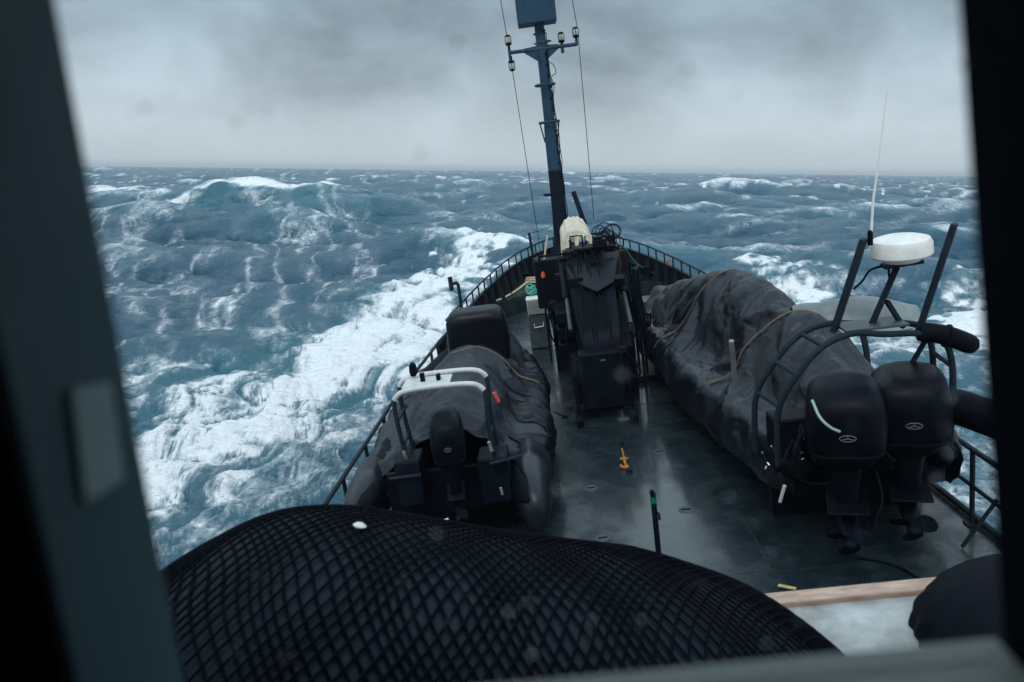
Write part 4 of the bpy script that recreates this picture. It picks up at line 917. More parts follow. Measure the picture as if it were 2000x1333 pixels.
# orange hook and chain
t = thing('lashing_hook', 'orange lashing hook and turnbuckle lying on the wet deck', 'hook', (0.08, 13, 0))
def hk(mb):
    mb.v = [(0.09 + (x - 0.09) * 0.72, 13.05 + (y - 13.1) * 0.72, z * 0.75) for x, y, z in mb.v]; return mb
hk(MB().tube([(0.125, 13.85, 0.03), (0.12, 13.55, 0.04), (0.11, 13.2, 0.05)], 0.022, 6)).build('shank', M_orange, t)
m = MB(); m.tube([(0.0, 13.12, 0.06), (0.2, 13.1, 0.06)], 0.03, 8); m.lathe([(0.001, -0.1), (0.05, -0.08), (0.055, 0.05), (0.03, 0.12), (0.001, 0.13)], (0.1, 13.08, 0.06), (0, 1, 0), 12); hk(m).build('turnbuckle', M_orange, t)
m = MB(); m.ring((0.06, 12.68, 0.05), 0.085, 0.03, (0.2, 0.1, 1), n=20, m=8, a0=0.3, a1=5.4); m.tube([(0.1, 12.98, 0.06), (0.1, 12.76, 0.05)], 0.034, 8); hk(m).build('hook', M_orange, t)
m = MB()
for k in range(5): m.ring((0.12 + 0.01 * k, 13.9 + 0.09 * k, 0.03), 0.045, 0.012, (1, 0, .3) if k % 2 else (0, 0, 1), n=12, m=5)
hk(m).build('chain', M_rust, t)
hk(MB().ring((0.14, 12.42, 0.03), 0.06, 0.02, (0, 0.2, 1), n=16, m=6)).build('deck_eye', M_black, t)
for k, (x, y, lab) in enumerate(((-0.55, 12.1, 'flush deck socket on the wet deck left of the orange hook'), (0.75, 13.3, 'flush deck socket on the wet deck right of the orange hook'), (-0.6, 14.2, 'flush deck socket near the left foot of the boom rest'), (0.8, 11.0, 'flush deck socket between the green taped post and the big boat'), (2.3, 7.6, 'flush deck socket aft of the twin outboard motors'), (-0.5, 10.4, 'flush deck socket beside the stern of the small boat'))):
    t = thing('deck_socket', lab, 'deck fitting', (x, y, 0), 'lashing sockets in the deck')
    MB().lathe([(0.001, 0.004), (0.085, 0.004), (0.10, 0.008), (0.115, 0.003), (0.115, -0.01)], (x, y, 0.002), n=20).build('rim', M_steel, t)
    MB().tube([(x - 0.07, y, 0.012), (x + 0.07, y, 0.012)], 0.010, 6).build('cross_bar', M_rust, t)
# thin post with green tape
t = thing('deck_post', 'thin dark deck post with green tape near the net bundle', 'post', (0.19, 9.6, 0))
MB().tube([(0.19, 9.6, 0), (0.185, 9.6, 1.0)], 0.037, 12).build('shaft', M_black, t)
MB().tube([(0.185, 9.6, 0.86), (0.185, 9.6, 0.95)], 0.04, 12).build('tape', mat('green tape', (0.0, 0.12, 0.06), None, 0.5), t)
m = MB(); m.tube([(0.19, 9.6, 0.75), (0.24, 9.58, 0.70), (0.24, 9.58, 0.62)], 0.016, 6); m.tube([(0.185, 9.6, 1.0), (0.16, 9.6, 1.03)], 0.03, 8); m.build('hook', M_black, t)
MB().lathe([(0.001, 0), (0.11, 0), (0.1, 0.03), (0.04, 0.04), (0.001, 0.04)], (0.19, 9.6, 0), n=16).build('foot', M_black, t)
# worn yellow plate by the starboard rail
t = thing('pad_eye', 'faded yellow triangular pad eye plate on deck by the rail', 'pad eye', (4.28, 11.4, 0))
m = MB().prism([(4.06, 11.12, 0.012), (4.34, 11.06, 0.012), (4.30, 12.05, 0.012)], (0, 0, 0.02)); m.build('plate', M_yellow, t)
MB().lathe([(0.001, 0), (0.05, 0), (0.055, 0.03), (0.001, 0.035)], (4.235, 11.36, 0.032), n=16).build('hole_boss', M_rubber, t)
tag(MB().tube(cat_rom([(2.6, 9.2, 0.02), (3.0, 8.9, 0.02), (3.3, 8.0, 0.02), (3.7, 7.2, 0.02)], 24), 0.016, 6).build('deck_hose', M_rubber), 'thin black hose running aft on deck below the outboard motors', 'hose')
tag(MB().tube(cat_rom([(-1.42, 10.4, 0.06), (-1.3, 9.9, 0.03), (-1.15, 9.4, 0.03), (-0.95, 8.9, 0.03), (-0.8, 8.3, 0.03)], 24), 0.02, 6).build('deck_rope', M_rope), 'tan rope end trailing on deck from the stern of the small boat', 'rope')
tag(MB().beam((1.50, 8.74, 0.03), (1.68, 8.63, 0.03), 0.05, 0.012).build('strap_end', M_yellow), 'yellow strap end on deck just beyond the white roof', 'strap')

# ================================================================== BOATS
def resample(rows, n):
    A = np.array(rows, float); return np.array(cat_rom([tuple(r) for r in A], n))
FW1 = noise_tile(512, 5, 34, -1.2, (1.0, 3.2), seed=31); FW2 = noise_tile(512, 2, 14, -0.8, seed=32)
def cover_surface(rows, nu, nv, pleat=0.03, sag=0.05, seed=0, lean=0.0):
    """rows: (Y, xc, wl, wr, zb, zsh, zr, xr) bow to stern -> nu x nv points and outward normals"""
    q = np.array(rows, float); s = np.r_[0, np.cumsum(np.linalg.norm(np.diff(q, axis=0), axis=1))]
    C_ = np.array(cat_rom([tuple(r) for r in q], nu - 1)) if False else None
    t = np.linspace(0, s[-1], nu)
    Q = np.stack([np.interp(t, s, q[:, k]) for k in range(8)], -1)
    ker = np.hanning(max(5, nu // 14) | 1); ker /= ker.sum(); h = len(ker) // 2
    for k in range(8): Q[:, k] = np.convolve(np.pad(Q[:, k], h, mode='edge'), ker, 'valid')
    P = []
    for Y_, xc, wl, wr, zb, zsh, zr, xr in Q:
        c = [(xc - wl * 0.86, zb), (xc - wl * 0.98, zb + (zsh - zb) * 0.45), (xc - wl * 0.96, zsh - 0.10), (xc - wl * 0.82, zsh + 0.01), (xc - wl * 0.64, zsh + (zr - zsh) * 0.16), (xr - (xr - xc + wl) * 0.36, zsh + (zr - zsh) * 0.72), (xr, zr),
             (xr + (xc + wr - xr) * 0.36, zsh + (zr - zsh) * 0.70), (xc + wr * 0.64, zsh + (zr - zsh) * 0.16), (xc + wr * 0.82, zsh + 0.01), (xc + wr * 0.96, zsh - 0.10), (xc + wr * 0.98, zb + (zsh - zb) * 0.45), (xc + wr * 0.86, zb)]
        P.append([(x, Y_, z) for x, z in cat_rom(c, nv - 1)])
    P = np.array(P)
    du = np.gradient(P, axis=0); dv = np.gradient(P, axis=1); Nn = np.cross(du, dv); Nn /= np.linalg.norm(Nn, axis=-1, keepdims=True) + 1e-9
    if Nn[nu // 2, nv // 2, 2] < 0: Nn = -Nn
    uu, vv = np.meshgrid(np.linspace(0, 1, nu), np.linspace(0, 1, nv), indexing='ij')
    Lr = s[-1]
    a = samp(FW1, uu * Lr * 1.0 + seed * 3.1 + 0.5 * vv, vv * 5.0, 7.0); b = samp(FW2, uu * Lr + seed, vv * 5, 7.0); c2 = samp(FW1, uu * Lr * 1.3 + 0.9 * vv * 5 + seed, vv * 3.0, 5.0)
    crease = np.exp(-(a / 0.30) ** 2) * 0.9 + np.exp(-(c2 / 0.22) ** 2) * 0.55
    side = np.clip((np.abs(vv - 0.5) - 0.04) * 4.0, 0.08, 1.0)
    d2 = samp(FW2, uu * Lr * 1.9 + 3.3 * vv + seed, vv * 4, 5.0)
    return P + Nn * (pleat * crease * side + sag * (b * 0.55 + 0.22 * np.abs(d2)))[..., None], Nn

def settle(P, Nn, slack, pins, hold=0.095, frames=24, bend=14.0, seed=0):
    """let a tarpaulin hang over the solid body under it: cloth with some slack, tied where pins(u, v) is true"""
    nu, nv = P.shape[:2]
    u0_, v0_ = np.meshgrid(np.linspace(0, 1, nu), np.linspace(0, 1, nv), indexing='ij'); hd = 0.02 + hold * np.clip((0.33 - np.abs(v0_ - 0.5)) / 0.06, 0, 1) * np.clip((u0_ - 0.16) / 0.1, 0, 1)
    body = MB().grid((P - Nn * hd[..., None])[::3, ::3]); bo = body.build('body', M_rubber, origin=(0, 0, 0), angle=180); bo.matrix_world = Matrix.Identity(4)
    cm_ = bo.modifiers.new('c', 'COLLISION'); bo.collision.thickness_outer = 0.012; bo.collision.cloth_friction = 12
    g = np.random.default_rng(seed); uu0, vv0 = np.meshgrid(np.linspace(0, 1, nu), np.linspace(0, 1, nv), indexing='ij'); Q = P + Nn * (0.012 + 0.012 * samp(FW2, uu0 * 9 + seed, vv0 * 7, 7.0) + 0.003 * g.standard_normal((nu, nv)))[..., None]
    ob = MB().grid(Q).build('cloth', M_rubber, origin=(0, 0, 0), angle=180); ob.matrix_world = Matrix.Identity(4)
    vg = ob.vertex_groups.new(name='pin')
    uu, vv = np.meshgrid(np.linspace(0, 1, nu), np.linspace(0, 1, nv), indexing='ij')
    idx = np.where(pins(uu, vv).ravel())[0]; vg.add([int(i) for i in idx], 1.0, 'REPLACE')
    md = ob.modifiers.new('cloth', 'CLOTH'); st = md.settings
    st.quality = 6; st.mass = 0.25; st.tension_stiffness = 25; st.compression_stiffness = 25; st.shear_stiffness = 8; st.bending_stiffness = bend; st.air_damping = 2.0
    st.tension_damping = 12; st.compression_damping = 12; st.shear_damping = 12; st.bending_damping = 4
    st.vertex_group_mass = 'pin'; st.shrink_min = -slack; st.shrink_max = -slack
    md.collision_settings.use_collision = True; md.collision_settings.distance_min = 0.01; md.collision_settings.collision_quality = 3
    md.point_cache.frame_start = 1; md.point_cache.frame_end = frames + 2
    for f in range(1, frames + 1): scene.frame_set(f)
    ev = ob.evaluated_get(bpy.context.evaluated_depsgraph_get()); me = ev.to_mesh(); co = np.empty(len(me.vertices) * 3, np.float32); me.vertices.foreach_get('co', co); ev.to_mesh_clear()
    for o in (ob, bo):
        m_ = o.data; bpy.data.objects.remove(o); bpy.data.meshes.remove(m_)
    scene.frame_set(1)
    C2 = co.reshape(nu, nv, 3).astype(float)
    du = np.gradient(C2, axis=0); dv = np.gradient(C2, axis=1); N2 = np.cross(du, dv); N2 /= np.linalg.norm(N2, axis=-1, keepdims=True) + 1e-9
    if N2[nu // 2, nv // 2, 2] < 0: N2 = -N2
    return C2, N2

def rope_over(P, Nn, i, v0, v1, drift=0, off=0.028, n=60):
    out = []
    for k, v in enumerate(np.linspace(v0, v1, n)):
        ii = int(np.clip(i + drift * (k / (n - 1) - 0.5), 0, P.shape[0] - 1)); j = v * (P.shape[1] - 1); j0 = min(int(j), P.shape[1] - 2); f = j - j0
        out.append(tuple(P[ii, j0] * (1 - f) + P[ii, j0 + 1] * f + Nn[ii, j0] * off))
    # pull taut: smooth
    A = np.array(out)
    for _ in range(6): A[1:-1] = (A[:-2] + 2 * A[1:-1] + A[2:]) / 4
    return [tuple(x) for x in A]

def rrect(w, d, r, n=6, sx=1.0):
    pts = []
    for cx_, cy_, a0 in ((w / 2 - r, d / 2 - r, 0), (-w / 2 + r, d / 2 - r, 90), (-w / 2 + r, -d / 2 + r, 180), (w / 2 - r, -d / 2 + r, 270)):
        for k in range(n + 1): a = R(a0 + 90 * k / n); pts.append((cx_ + r * math.cos(a), cy_ + r * math.sin(a)))
    return pts

def outboard(parent, top, yaw, s=1.0, tilt=0.0, label=None, wide=1.0, tall=1.0):
    """outboard motor, its aft side facing -Y before the yaw; top = crown of the cowling"""
    X = Matrix.Translation(Vector(top)) @ Matrix.Rotation(yaw, 4, 'Z') @ Matrix.Rotation(tilt, 4, 'X') @ Matrix.Diagonal((s * wide, s, s * tall, 1))
    def put(mb, name, mtl, par, **k):
        mb.v = [tuple(X @ Vector(v)) for v in mb.v]; return mb.build(name, mtl, par, **k)
    m = MB(); m.loft([[(x, y - 0.02, z) for x, y in rrect(w_, d_, r_)] for z, w_, d_, r_ in ((-0.78, .50, .62, .12), (-0.95, .44, .56, .12), (-1.05, .24, .42, .09), (-1.3, .2, .4, .08), (-1.62, .17, .36, .07), (-1.72, .15, .34, .06))])
    m.box((0, 0.34, -0.98), (0.3, 0.3, 0.5)); m.box((0, -0.06, -1.56), (0.34, 0.66, 0.025))
    mot = put(m, 'outboard_motor', M_cowl, parent, bevel=0.008)
    if label: mot['label'] = label
    m = MB(); m.loft([[(x, y + dy, z) for x, y in rrect(w_, d_, r_)] for z, w_, d_, r_, dy in ((-0.78, .56, .70, .16, -0.02), (-0.72, .60, .76, .18, -0.02), (-0.5, .63, .82, .2, -0.02), (-0.28, .62, .82, .2, -0.01), (-0.12, .57, .76, .2, 0.01), (-0.04, .48, .66, .2, 0.03), (-0.005, .36, .52, .17, 0.05), (0.0, .2, .34, .09, 0.06))])
    put(m, 'cowling', M_cowl, mot, angle=50)
    m = MB(); m.loft([[(x, y - 0.02, z) for x, y in rrect(w_, d_, .17)] for z, w_, d_ in ((-0.80, .585, .735), (-0.775, .60, .75), (-0.75, .585, .735))]); put(m, 'trim_band', M_rubber, mot)
    # gearcase, skeg, propeller
    m = MB(); m.lathe([(0.005, -0.42), (0.06, -0.34), (0.085, -0.18), (0.088, 0.1), (0.06, 0.32), (0.012, 0.44)], (0, -0.02, -1.86), (0, 1, 0), 18); m.box((0, -0.02, -1.75), (0.1, 0.36, 0.16)); put(m, 'gearcase', M_cowl, mot)
    m = MB(); m.prism([(-0.012, 0.16, -1.92), (-0.012, -0.2, -1.92), (-0.012, -0.26, -2.14), (-0.012, -0.14, -2.16)], (0.024, 0, 0)); put(m, 'skeg', M_cowl, mot)
    m = MB(); m.lathe([(0.06, 0), (0.055, 0.16), (0.03, 0.2), (0.002, 0.21)], (0, -0.40, -1.86), (0, -1, 0), 14)
    for k in range(3):
        a = k * 2 * math.pi / 3 + 0.5; ca, sa = math.cos(a), math.sin(a); secs = []
        for rr, wd, tw in ((0.05, 0.05, 0.05), (0.1, 0.085, 0.05), (0.15, 0.09, 0.045), (0.19, 0.05, 0.03), (0.2, 0.015, 0.01)):
            q = []
            for sgn, th in ((-1, -.004), (1, -.004), (1, .004), (-1, .004)):
                tx, ty = sgn * wd, -0.48 + sgn * tw + th
                q.append((rr * ca - tx * sa, ty, -1.86 + rr * sa + tx * ca))
            secs.append(q)
        m.loft(secs)
    put(m, 'propeller', M_black, mot, angle=60)
    # emblem: oval ring with three radiating strokes, on the sloping aft face
    m = MB(); ring = [(0.062 * math.cos(a), -0.445, -0.47 + 0.04 * math.sin(a)) for a in np.linspace(0, 2 * math.pi, 28, endpoint=False)]; m.tube(ring, 0.006, 5, closed=True)
    for a in (math.pi / 2, math.pi * 7 / 6, math.pi * 11 / 6): m.tube([(0, -0.445, -0.47), (0.05 * math.cos(a), -0.445, -0.47 + 0.032 * math.sin(a))], 0.006, 5)
    put(m, 'emblem', M_emblem, mot)
    return mot

# ---------------------------------------------------------------- port boat
pb = thing('inflatable_boat', 'small inflatable boat under a tarpaulin with white topped roll bar by the port rail', 'boat', (-2.6, 13.5, 0.2))
for sgn in (-1, 1):
    xs_ = -2.62 + sgn * 1.12
    pts = [(xs_ + sgn * 0.05, 9.75, 1.0), (xs_, 10.3, 0.98), (xs_, 12, 0.96), (xs_, 14.5, 0.98), (xs_ - sgn * 0.18, 16.2, 1.06), (-2.5 + sgn * 0.5, 17.9, 1.2), (-2.45 + sgn * 0.05, 18.8, 1.28)]
    MB().tube(cat_rom(pts, 40), [0.03, 0.14, 0.2] + [0.22] * 34 + [0.2, 0.16, 0.1, 0.03], 16).build('tube', M_rubber, pb)
m = MB(); m.loft([[(-2.6 - w_, y, zt), (-2.6 + w_, y, zt), (-2.6 + w_ * .8, y, zt - .25), (-2.6, y, zb), (-2.6 - w_ * .8, y, zt - .25)] for y, w_, zt, zb in ((10.55, .95, .95, .35), (14, .95, .95, .32), (16.5, .75, 1.0, .4), (18.4, .15, 1.15, .8))]); m.build('hull', M_rubber, pb)
MB().box((-2.6, 10.55, 0.95), (1.75, 0.09, 0.65)).build('transom', M_black, pb, bevel=0.02)
MB().box((-2.6, 11.2, 0.17), (1.7, 0.16, 0.34)).build('cradle', M_black, pb); MB().box((-2.6, 15.5, 0.17), (1.5, 0.16, 0.4)).build('cradle', M_black, pb)
# black console box, covered
m = MB(); m.loft([[(-2.44 + x, 16.0 + y + 0.10 * (1 - k), 1.35 + k * 1.08) for x, y in rrect(1.12 + 0.16 * (1 - abs(k - .35)) - (0.25 if k == 1 else 0.08 * (k > .8)), 0.85 - 0.25 * (k == 1), 0.22 - 0.05 * (k == 1))] for k in (0, .12, .35, .6, .8, .92, 1)]); m.build('covered_console', M_sheet, pb, angle=60)
# roll bar: two hoops with white padded top
rb = None
m = MB(); hoops = []
for y, dz in ((10.25, 0.0), (10.75, 0.05)):
    lx, rx = -3.12, -1.86
    top_ = 2.56 + dz
    pts = [(-3.02, y + .05, 1.15), (lx + 0.02, y, 1.9), (lx, y, top_ - 0.2), (lx + 0.06, y, top_ - 0.06), (lx + 0.22, y, top_), (-2.5, y, top_ + 0.015), (rx - 0.22, y, top_), (rx - 0.06, y, top_ - 0.06), (rx, y, top_ - 0.2), (rx - 0.02, y, 1.9), (-1.82, y + .05, 1.15)]
    P_ = cat_rom(pts, 70); hoops.append(P_); m.tube(P_, 0.032, 10)
for x in (-3.1, -1.88):
    for z in (1.75, 2.15): m.tube([(x, 10.25, z), (x, 10.78, z)], 0.022, 8)
rb = m.build('roll_bar', M_rail, pb)
m = MB()
for P_ in hoops:
    seg = [p for p in P_ if p[2] > 2.44]; m.tube(seg, 0.037, 10)
m.build('white_pad', M_grip, rb)
MB().box((-2.66, 10.5, 2.585), (0.66, 0.44, 0.02)).build('top_plate', M_grip, rb, bevel=0.004)
MB().lathe([(0.05, 0), (0.06, 0.06), (0.05, 0.16), (0.02, 0.19)], (-2.88, 10.75, 2.62), n=12).build('lamp', M_rubber, rb); MB().box((-2.72, 10.5, 2.65), (0.06, 0.06, 0.12)).build('cleat', M_rubber, rb); MB().box((-2.5, 10.5, 2.63), (0.05, 0.1, 0.08)).build('cleat', M_rubber, rb)
MB().tube([(-1.79, 10.72, 2.25), (-1.74, 10.72, 2.1)], 0.03, 8).build('red_tag', M_redtag, rb)
m = MB()
for x in (-3.08, -1.90): m.tube([(x, 10.2, 1.72), (x + 0.02, 10.2, 1.58)], 0.028, 8)
m.build('silver_clamp', M_chrome, rb)
MB().box((-3.05, 10.3, 1.28), (0.36, 0.5, 0.66)).build('stern_locker', M_black, pb, bevel=0.03)
MB().box((-1.88, 10.3, 1.2), (0.42, 0.5, 0.66)).build('stern_locker', M_black, pb, bevel=0.03)
MB().tube([(-3.3, 10.0, 1.42), (-2.85, 9.95, 1.45)], 0.022, 8).build('stern_rail', M_rail, pb); MB().tube([(-1.9, 9.95, 1.5), (-1.45, 10.0, 1.55)], 0.022, 8).build('stern_rail', M_rail, pb)
outboard(pb, (-2.42, 9.95, 2.24), 0.10, 0.72, 0.12)
m = MB(); m.tube([(-2.88, 9.6, 0.93), (-2.87, 9.6, 1.02)], 0.016, 6); m.tube([(-2.6, 9.55, 0.93), (-2.5, 9.55, 0.95)], 0.025, 6); m.tube([(-1.76, 9.6, 1.2), (-1.77, 9.6, 1.3)], 0.018, 6); m.build('metal_fitting', M_chrome, pb)
rows = [(18.95, -2.42, .06, .06, 1.05, 1.2, 1.35, -2.42), (18.4, -2.45, .42, .42, .85, 1.3, 1.5, -2.45), (17.3, -2.55, .95, .95, .62, 1.25, 1.62, -2.5), (16, -2.62, 1.32, 1.36, .5, 1.2, 1.75, -2.5), (14.5, -2.62, 1.42, 1.46, .45, 1.18, 2.0, -2.5), (13, -2.62, 1.44, 1.48, .42, 1.18, 2.2, -2.42), (11.8, -2.62, 1.42, 1.46, .42, 1.18, 2.16, -2.4), (11.1, -2.62, 1.38, 1.40, .42, 1.16, 1.98, -2.4), (10.75, -2.62, 1.34, 1.36, .42, 1.14, 1.7, -2.4)]
PC, PN = cover_surface(rows, 190, 130, 0.012, 0.04, 1)
PC, PN = settle(PC, PN, 0.024, lambda u, v: (v < 0.012) & (np.floor(u * 190) % 9 < 2) | (v > 0.988) & (np.floor(u * 190) % 9 < 2) | (np.abs(u - (0.56 + 0.04 * (v - .5))) < 0.004) & (np.abs(v - .5) < 0.44) & (np.floor(v * 130) % 14 < 1) | (u < 0.01) | (u > 0.993) & (np.floor(v * 130) % 12 < 2), seed=1)
t_ = MB().grid(PC).build('tarpaulin', M_tarp2, solid=0.012, angle=180); tag(t_, 'grey black tarpaulin stretched over the small inflatable boat', 'tarpaulin', 'tarpaulins over the boats')
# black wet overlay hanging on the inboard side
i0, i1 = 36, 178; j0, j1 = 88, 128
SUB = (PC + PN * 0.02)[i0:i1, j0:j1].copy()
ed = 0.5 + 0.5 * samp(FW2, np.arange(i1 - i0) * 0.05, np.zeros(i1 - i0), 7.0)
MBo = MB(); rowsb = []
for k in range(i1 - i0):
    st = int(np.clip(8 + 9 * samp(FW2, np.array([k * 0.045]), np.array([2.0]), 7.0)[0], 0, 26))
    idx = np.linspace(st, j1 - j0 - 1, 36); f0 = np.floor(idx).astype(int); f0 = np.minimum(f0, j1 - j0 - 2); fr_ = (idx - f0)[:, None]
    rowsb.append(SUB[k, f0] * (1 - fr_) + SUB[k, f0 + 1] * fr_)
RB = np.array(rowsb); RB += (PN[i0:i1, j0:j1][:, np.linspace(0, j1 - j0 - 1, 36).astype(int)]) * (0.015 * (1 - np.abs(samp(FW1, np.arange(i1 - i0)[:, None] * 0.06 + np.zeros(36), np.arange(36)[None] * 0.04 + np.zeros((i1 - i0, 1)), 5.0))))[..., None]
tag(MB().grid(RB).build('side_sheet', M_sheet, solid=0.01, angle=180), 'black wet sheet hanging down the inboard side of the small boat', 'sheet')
# tube end covers hanging aft
for sgn, lab in ((-1, 'grey cloth sleeve over the port tube end of the small boat'), (1, 'grey cloth sleeve over the inboard tube end of the small boat')):
    m = MB(); secs = []
    xo = -2.62 + sgn * 1.2
    for y, w_, zt, zb, dx in ((11.2, .30, 1.32, .42, 0), (10.6, .30, 1.28, .42, 0), (10.2, .27, 1.22, .42, sgn * .02), (9.85, .2, 1.12, .46, sgn * .05), (9.7, .1, .98, .58, sgn * .07)):
        zc = (zt + zb) / 2; hz = (zt - zb) / 2
        secs.append([(xo + dx + w_ * math.cos(a) * (1 + .05 * math.sin(5 * a)), y, zc + hz * math.sin(a)) for a in np.linspace(0, 2 * math.pi, 30, endpoint=False)])
    tag(m.loft(secs).build('tube_sleeve', M_tarp, angle=180), lab, 'cover', 'sleeves over the tube ends')
tag(MB().tube(rope_over(PC, PN, 106, 0.06, 0.94, 7), 0.016, 6).build('lashing_rope', M_rope), 'brown lashing rope over the small boat just behind its console', 'rope', 'ropes lashing the tarpaulins')

# ---------------------------------------------------------------- starboard boat
sb = thing('rigid_inflatable_boat', 'large covered inflatable boat with twin outboards and radar arch on the starboard side', 'boat', (2.8, 14, 0.2))
def ax(y): return 2.16 + (19.5 - y) * 0.078
for sgn in (-1, 1):
    pts = [(ax(9.3) + sgn * 0.85, 9.3, 1.15), (ax(10) + sgn * 0.88, 10, 1.12), (ax(13) + sgn * 0.9, 13, 1.1), (ax(16) + sgn * .85, 16, 1.15), (ax(18) + sgn * .7, 18, 1.25), (ax(19.5) + sgn * .25, 19.6, 1.4), (ax(20.2), 20.2, 1.5)]
    MB().tube(cat_rom(pts, 40), [0.03, 0.14, 0.2] + [0.215] * 34 + [0.2, 0.2, 0.12, 0.03], 16).build('tube', M_rubber, sb)
m = MB(); m.loft([[(ax(y) - w_, y, zt), (ax(y) + w_, y, zt), (ax(y) + w_ * .8, y, zt - .3), (ax(y), y, zb), (ax(y) - w_ * .8, y, zt - .3)] for y, w_, zt, zb in ((9.6, .95, 1.1, .4), (14, .95, 1.1, .38), (17.5, .75, 1.15, .5), (19.8, .15, 1.35, 1.0))]); m.build('hull', M_rubber, sb)
MB().box((ax(9.6), 9.6, 1.15), (1.9, 0.1, 0.8)).build('transom', M_black, sb, bevel=0.02)
for y in (10.6, 13.4, 16.4):
    m = MB(); m.box((ax(y), y, 0.2), (1.8, 0.18, 0.4)); m.box((ax(y) - .8, y, .45), (.14, .2, .6)); m.box((ax(y) + .8, y, .45), (.14, .2, .6)); m.build('cradle', M_black, sb)
rows = [(20.45, 1.85, .05, .05, 1.0, 1.2, 1.42, 1.85), (19.9, 1.95, .45, .45, .8, 1.32, 1.62, 1.98), (18.7, 2.15, .88, .9, .68, 1.35, 1.95, 2.2), (17.4, 2.35, 1.2, 1.2, .52, 1.36, 2.32, 2.35), (16, 2.5, 1.32, 1.34, .48, 1.38, 2.68, 2.5), (15, 2.58, 1.36, 1.38, .46, 1.4, 2.84, 2.58), (14, 2.66, 1.37, 1.4, .46, 1.4, 2.88, 2.66), (13, 2.76, 1.36, 1.4, .46, 1.42, 2.84, 2.74), (12, 2.86, 1.33, 1.36, .48, 1.42, 2.68, 2.8), (11, 2.94, 1.26, 1.3, .52, 1.44, 2.42, 2.86), (10.2, 3.0, 1.12, 1.2, .6, 1.42, 2.05, 2.9), (9.6, 3.0, 1.02, 1.1, .7, 1.36, 1.7, 2.95)]
SC, SN = cover_surface(rows, 230, 170, 0.012, 0.05, 5)
SC, SN = settle(SC, SN, 0.022, lambda u, v: (v < 0.01) & (np.floor(u * 230) % 11 < 2) | (v > 0.99) & (np.floor(u * 230) % 11 < 2) | (np.abs(u - (0.533 + 0.28 * (v - .5))) < 0.003) & (np.abs(v - .5) < 0.38) & (np.floor(v * 170) % 9 < 2) | (np.abs(u - (0.793 + 0.2 * (v - .5))) < 0.003) & (np.abs(v - .5) < 0.33) & (np.floor(v * 170) % 9 < 2) | (u < 0.01) | (u > 0.994) & (np.floor(v * 170) % 14 < 2), seed=2)
t_ = MB().grid(SC).build('tarpaulin', M_tarp, solid=0.012, angle=180); tag(t_, 'wet black tarpaulin tented over the large inflatable boat', 'tarpaulin', 'tarpaulins over the boats')
tag(MB().tube(rope_over(SC, SN, 122, 0.12, 0.88, 49), 0.014, 6).build('lashing_rope', M_rope), 'tan lashing rope over the crest of the large black tarpaulin', 'rope', 'ropes lashing the tarpaulins')
tag(MB().tube(rope_over(SC, SN, 182, 0.17, 0.83, 30), 0.014, 6).build('lashing_rope', M_rope), 'tan lashing rope low over the large tarpaulin behind the radar arch', 'rope', 'ropes lashing the tarpaulins')
# window flap outline on the tarpaulin
# stern arch: two hoops with rungs, raked arms, radar dome
m = MB(); H2 = []
for y, dz, ddx in ((9.45, 0.0, 0.0), (8.98, -0.02, 0.14)):
    pts = [(1.52, y + .1, 1.45), (1.55, y + .05, 2.18), (1.78, y, 2.62), (2.08, y, 2.92), (2.42, y, 3.03), (2.9, y, 2.98), (3.3, y, 2.94), (3.55, y, 2.85), (3.66, y, 2.6), (3.68, y, 2.15), (3.7, y + .1, 1.5)]
    P_ = cat_rom([(a + ddx * (a < 2.5), b, c + dz) for a, b, c in pts], 80); H2.append(P_); m.tube(P_, 0.038, 10)
for k in (14, 22, 30, 62, 70): m.tube([H2[0][k], H2[1][k]], 0.028, 8)
arch = m.build('radar_arch', M_rail, sb)
MB().box((2.84, 9.2, 3.035), (0.72, 0.42, 0.03)).build('shelf_plate', M_steel, arch, bevel=0.006)
for (a, b, w_) in (((2.42, 9.2, 3.0), (2.71, 9.0, 4.08), 0.145), ((2.86, 9.25, 2.98), (3.13, 9.1, 3.74), 0.15), ((3.40, 9.2, 2.9), (3.70, 9.0, 4.13), 0.145)):
    MB().beam(a, b, w_, 0.07).build('raked_arm', M_rail, arch, bevel=0.012)
MB().beam((3.22, 9.2, 2.95), (3.02, 9.17, 3.3), 0.07, 0.05).build('strut', M_rail, arch, bevel=0.008)
MB().beam((2.95, 9.1, 3.72), (3.36, 9.05, 3.75), 0.2, 0.04).build('dome_bracket', M_rail, arch, bevel=0.006)
MB().lathe([(0.001, 0), (0.2, 0.0), (0.22, 0.02), (0.22, 0.05), (0.315, 0.06), (0.33, 0.08), (0.325, 0.2), (0.30, 0.25), (0.22, 0.275), (0.001, 0.285)], (3.15, 9.08, 3.77), (-0.03, -0.05, 1), 40).build('radar_dome', M_white, sb, angle=30)
an = MB().tube([(2.79, 9.0, 4.12), (2.82, 9.0, 4.5), (2.90, 9.0, 5.0), (2.985, 9.0, 5.62)], [0.016, 0.014, 0.01, 0.006], 8).build('whip_antenna', M_white, sb)
MB().lathe([(0.03, 0), (0.03, 0.14), (0.018, 0.17)], (2.78, 9.0, 4.0), n=10).build('antenna_mount', M_rubber, an)
MB().tube(cat_rom([(2.62, 9.1, 3.5), (2.72, 9.1, 3.58), (2.82, 9.1, 3.7), (3.0, 9.1, 3.72), (3.02, 9.1, 3.62), (3.04, 9.1, 3.5)], 30), 0.014, 6).build('radar_cable', M_rubber, arch)
m = MB(); m.tube(cat_rom([(3.28, 9.05, 2.93), (3.6, 9.0, 2.86), (3.95, 8.95, 2.68)], 16), [0.02, .1] + [0.115] * 12 + [.11, .09, 0.02], 14); fe = m.build('rolled_fender', M_rubber, sb)
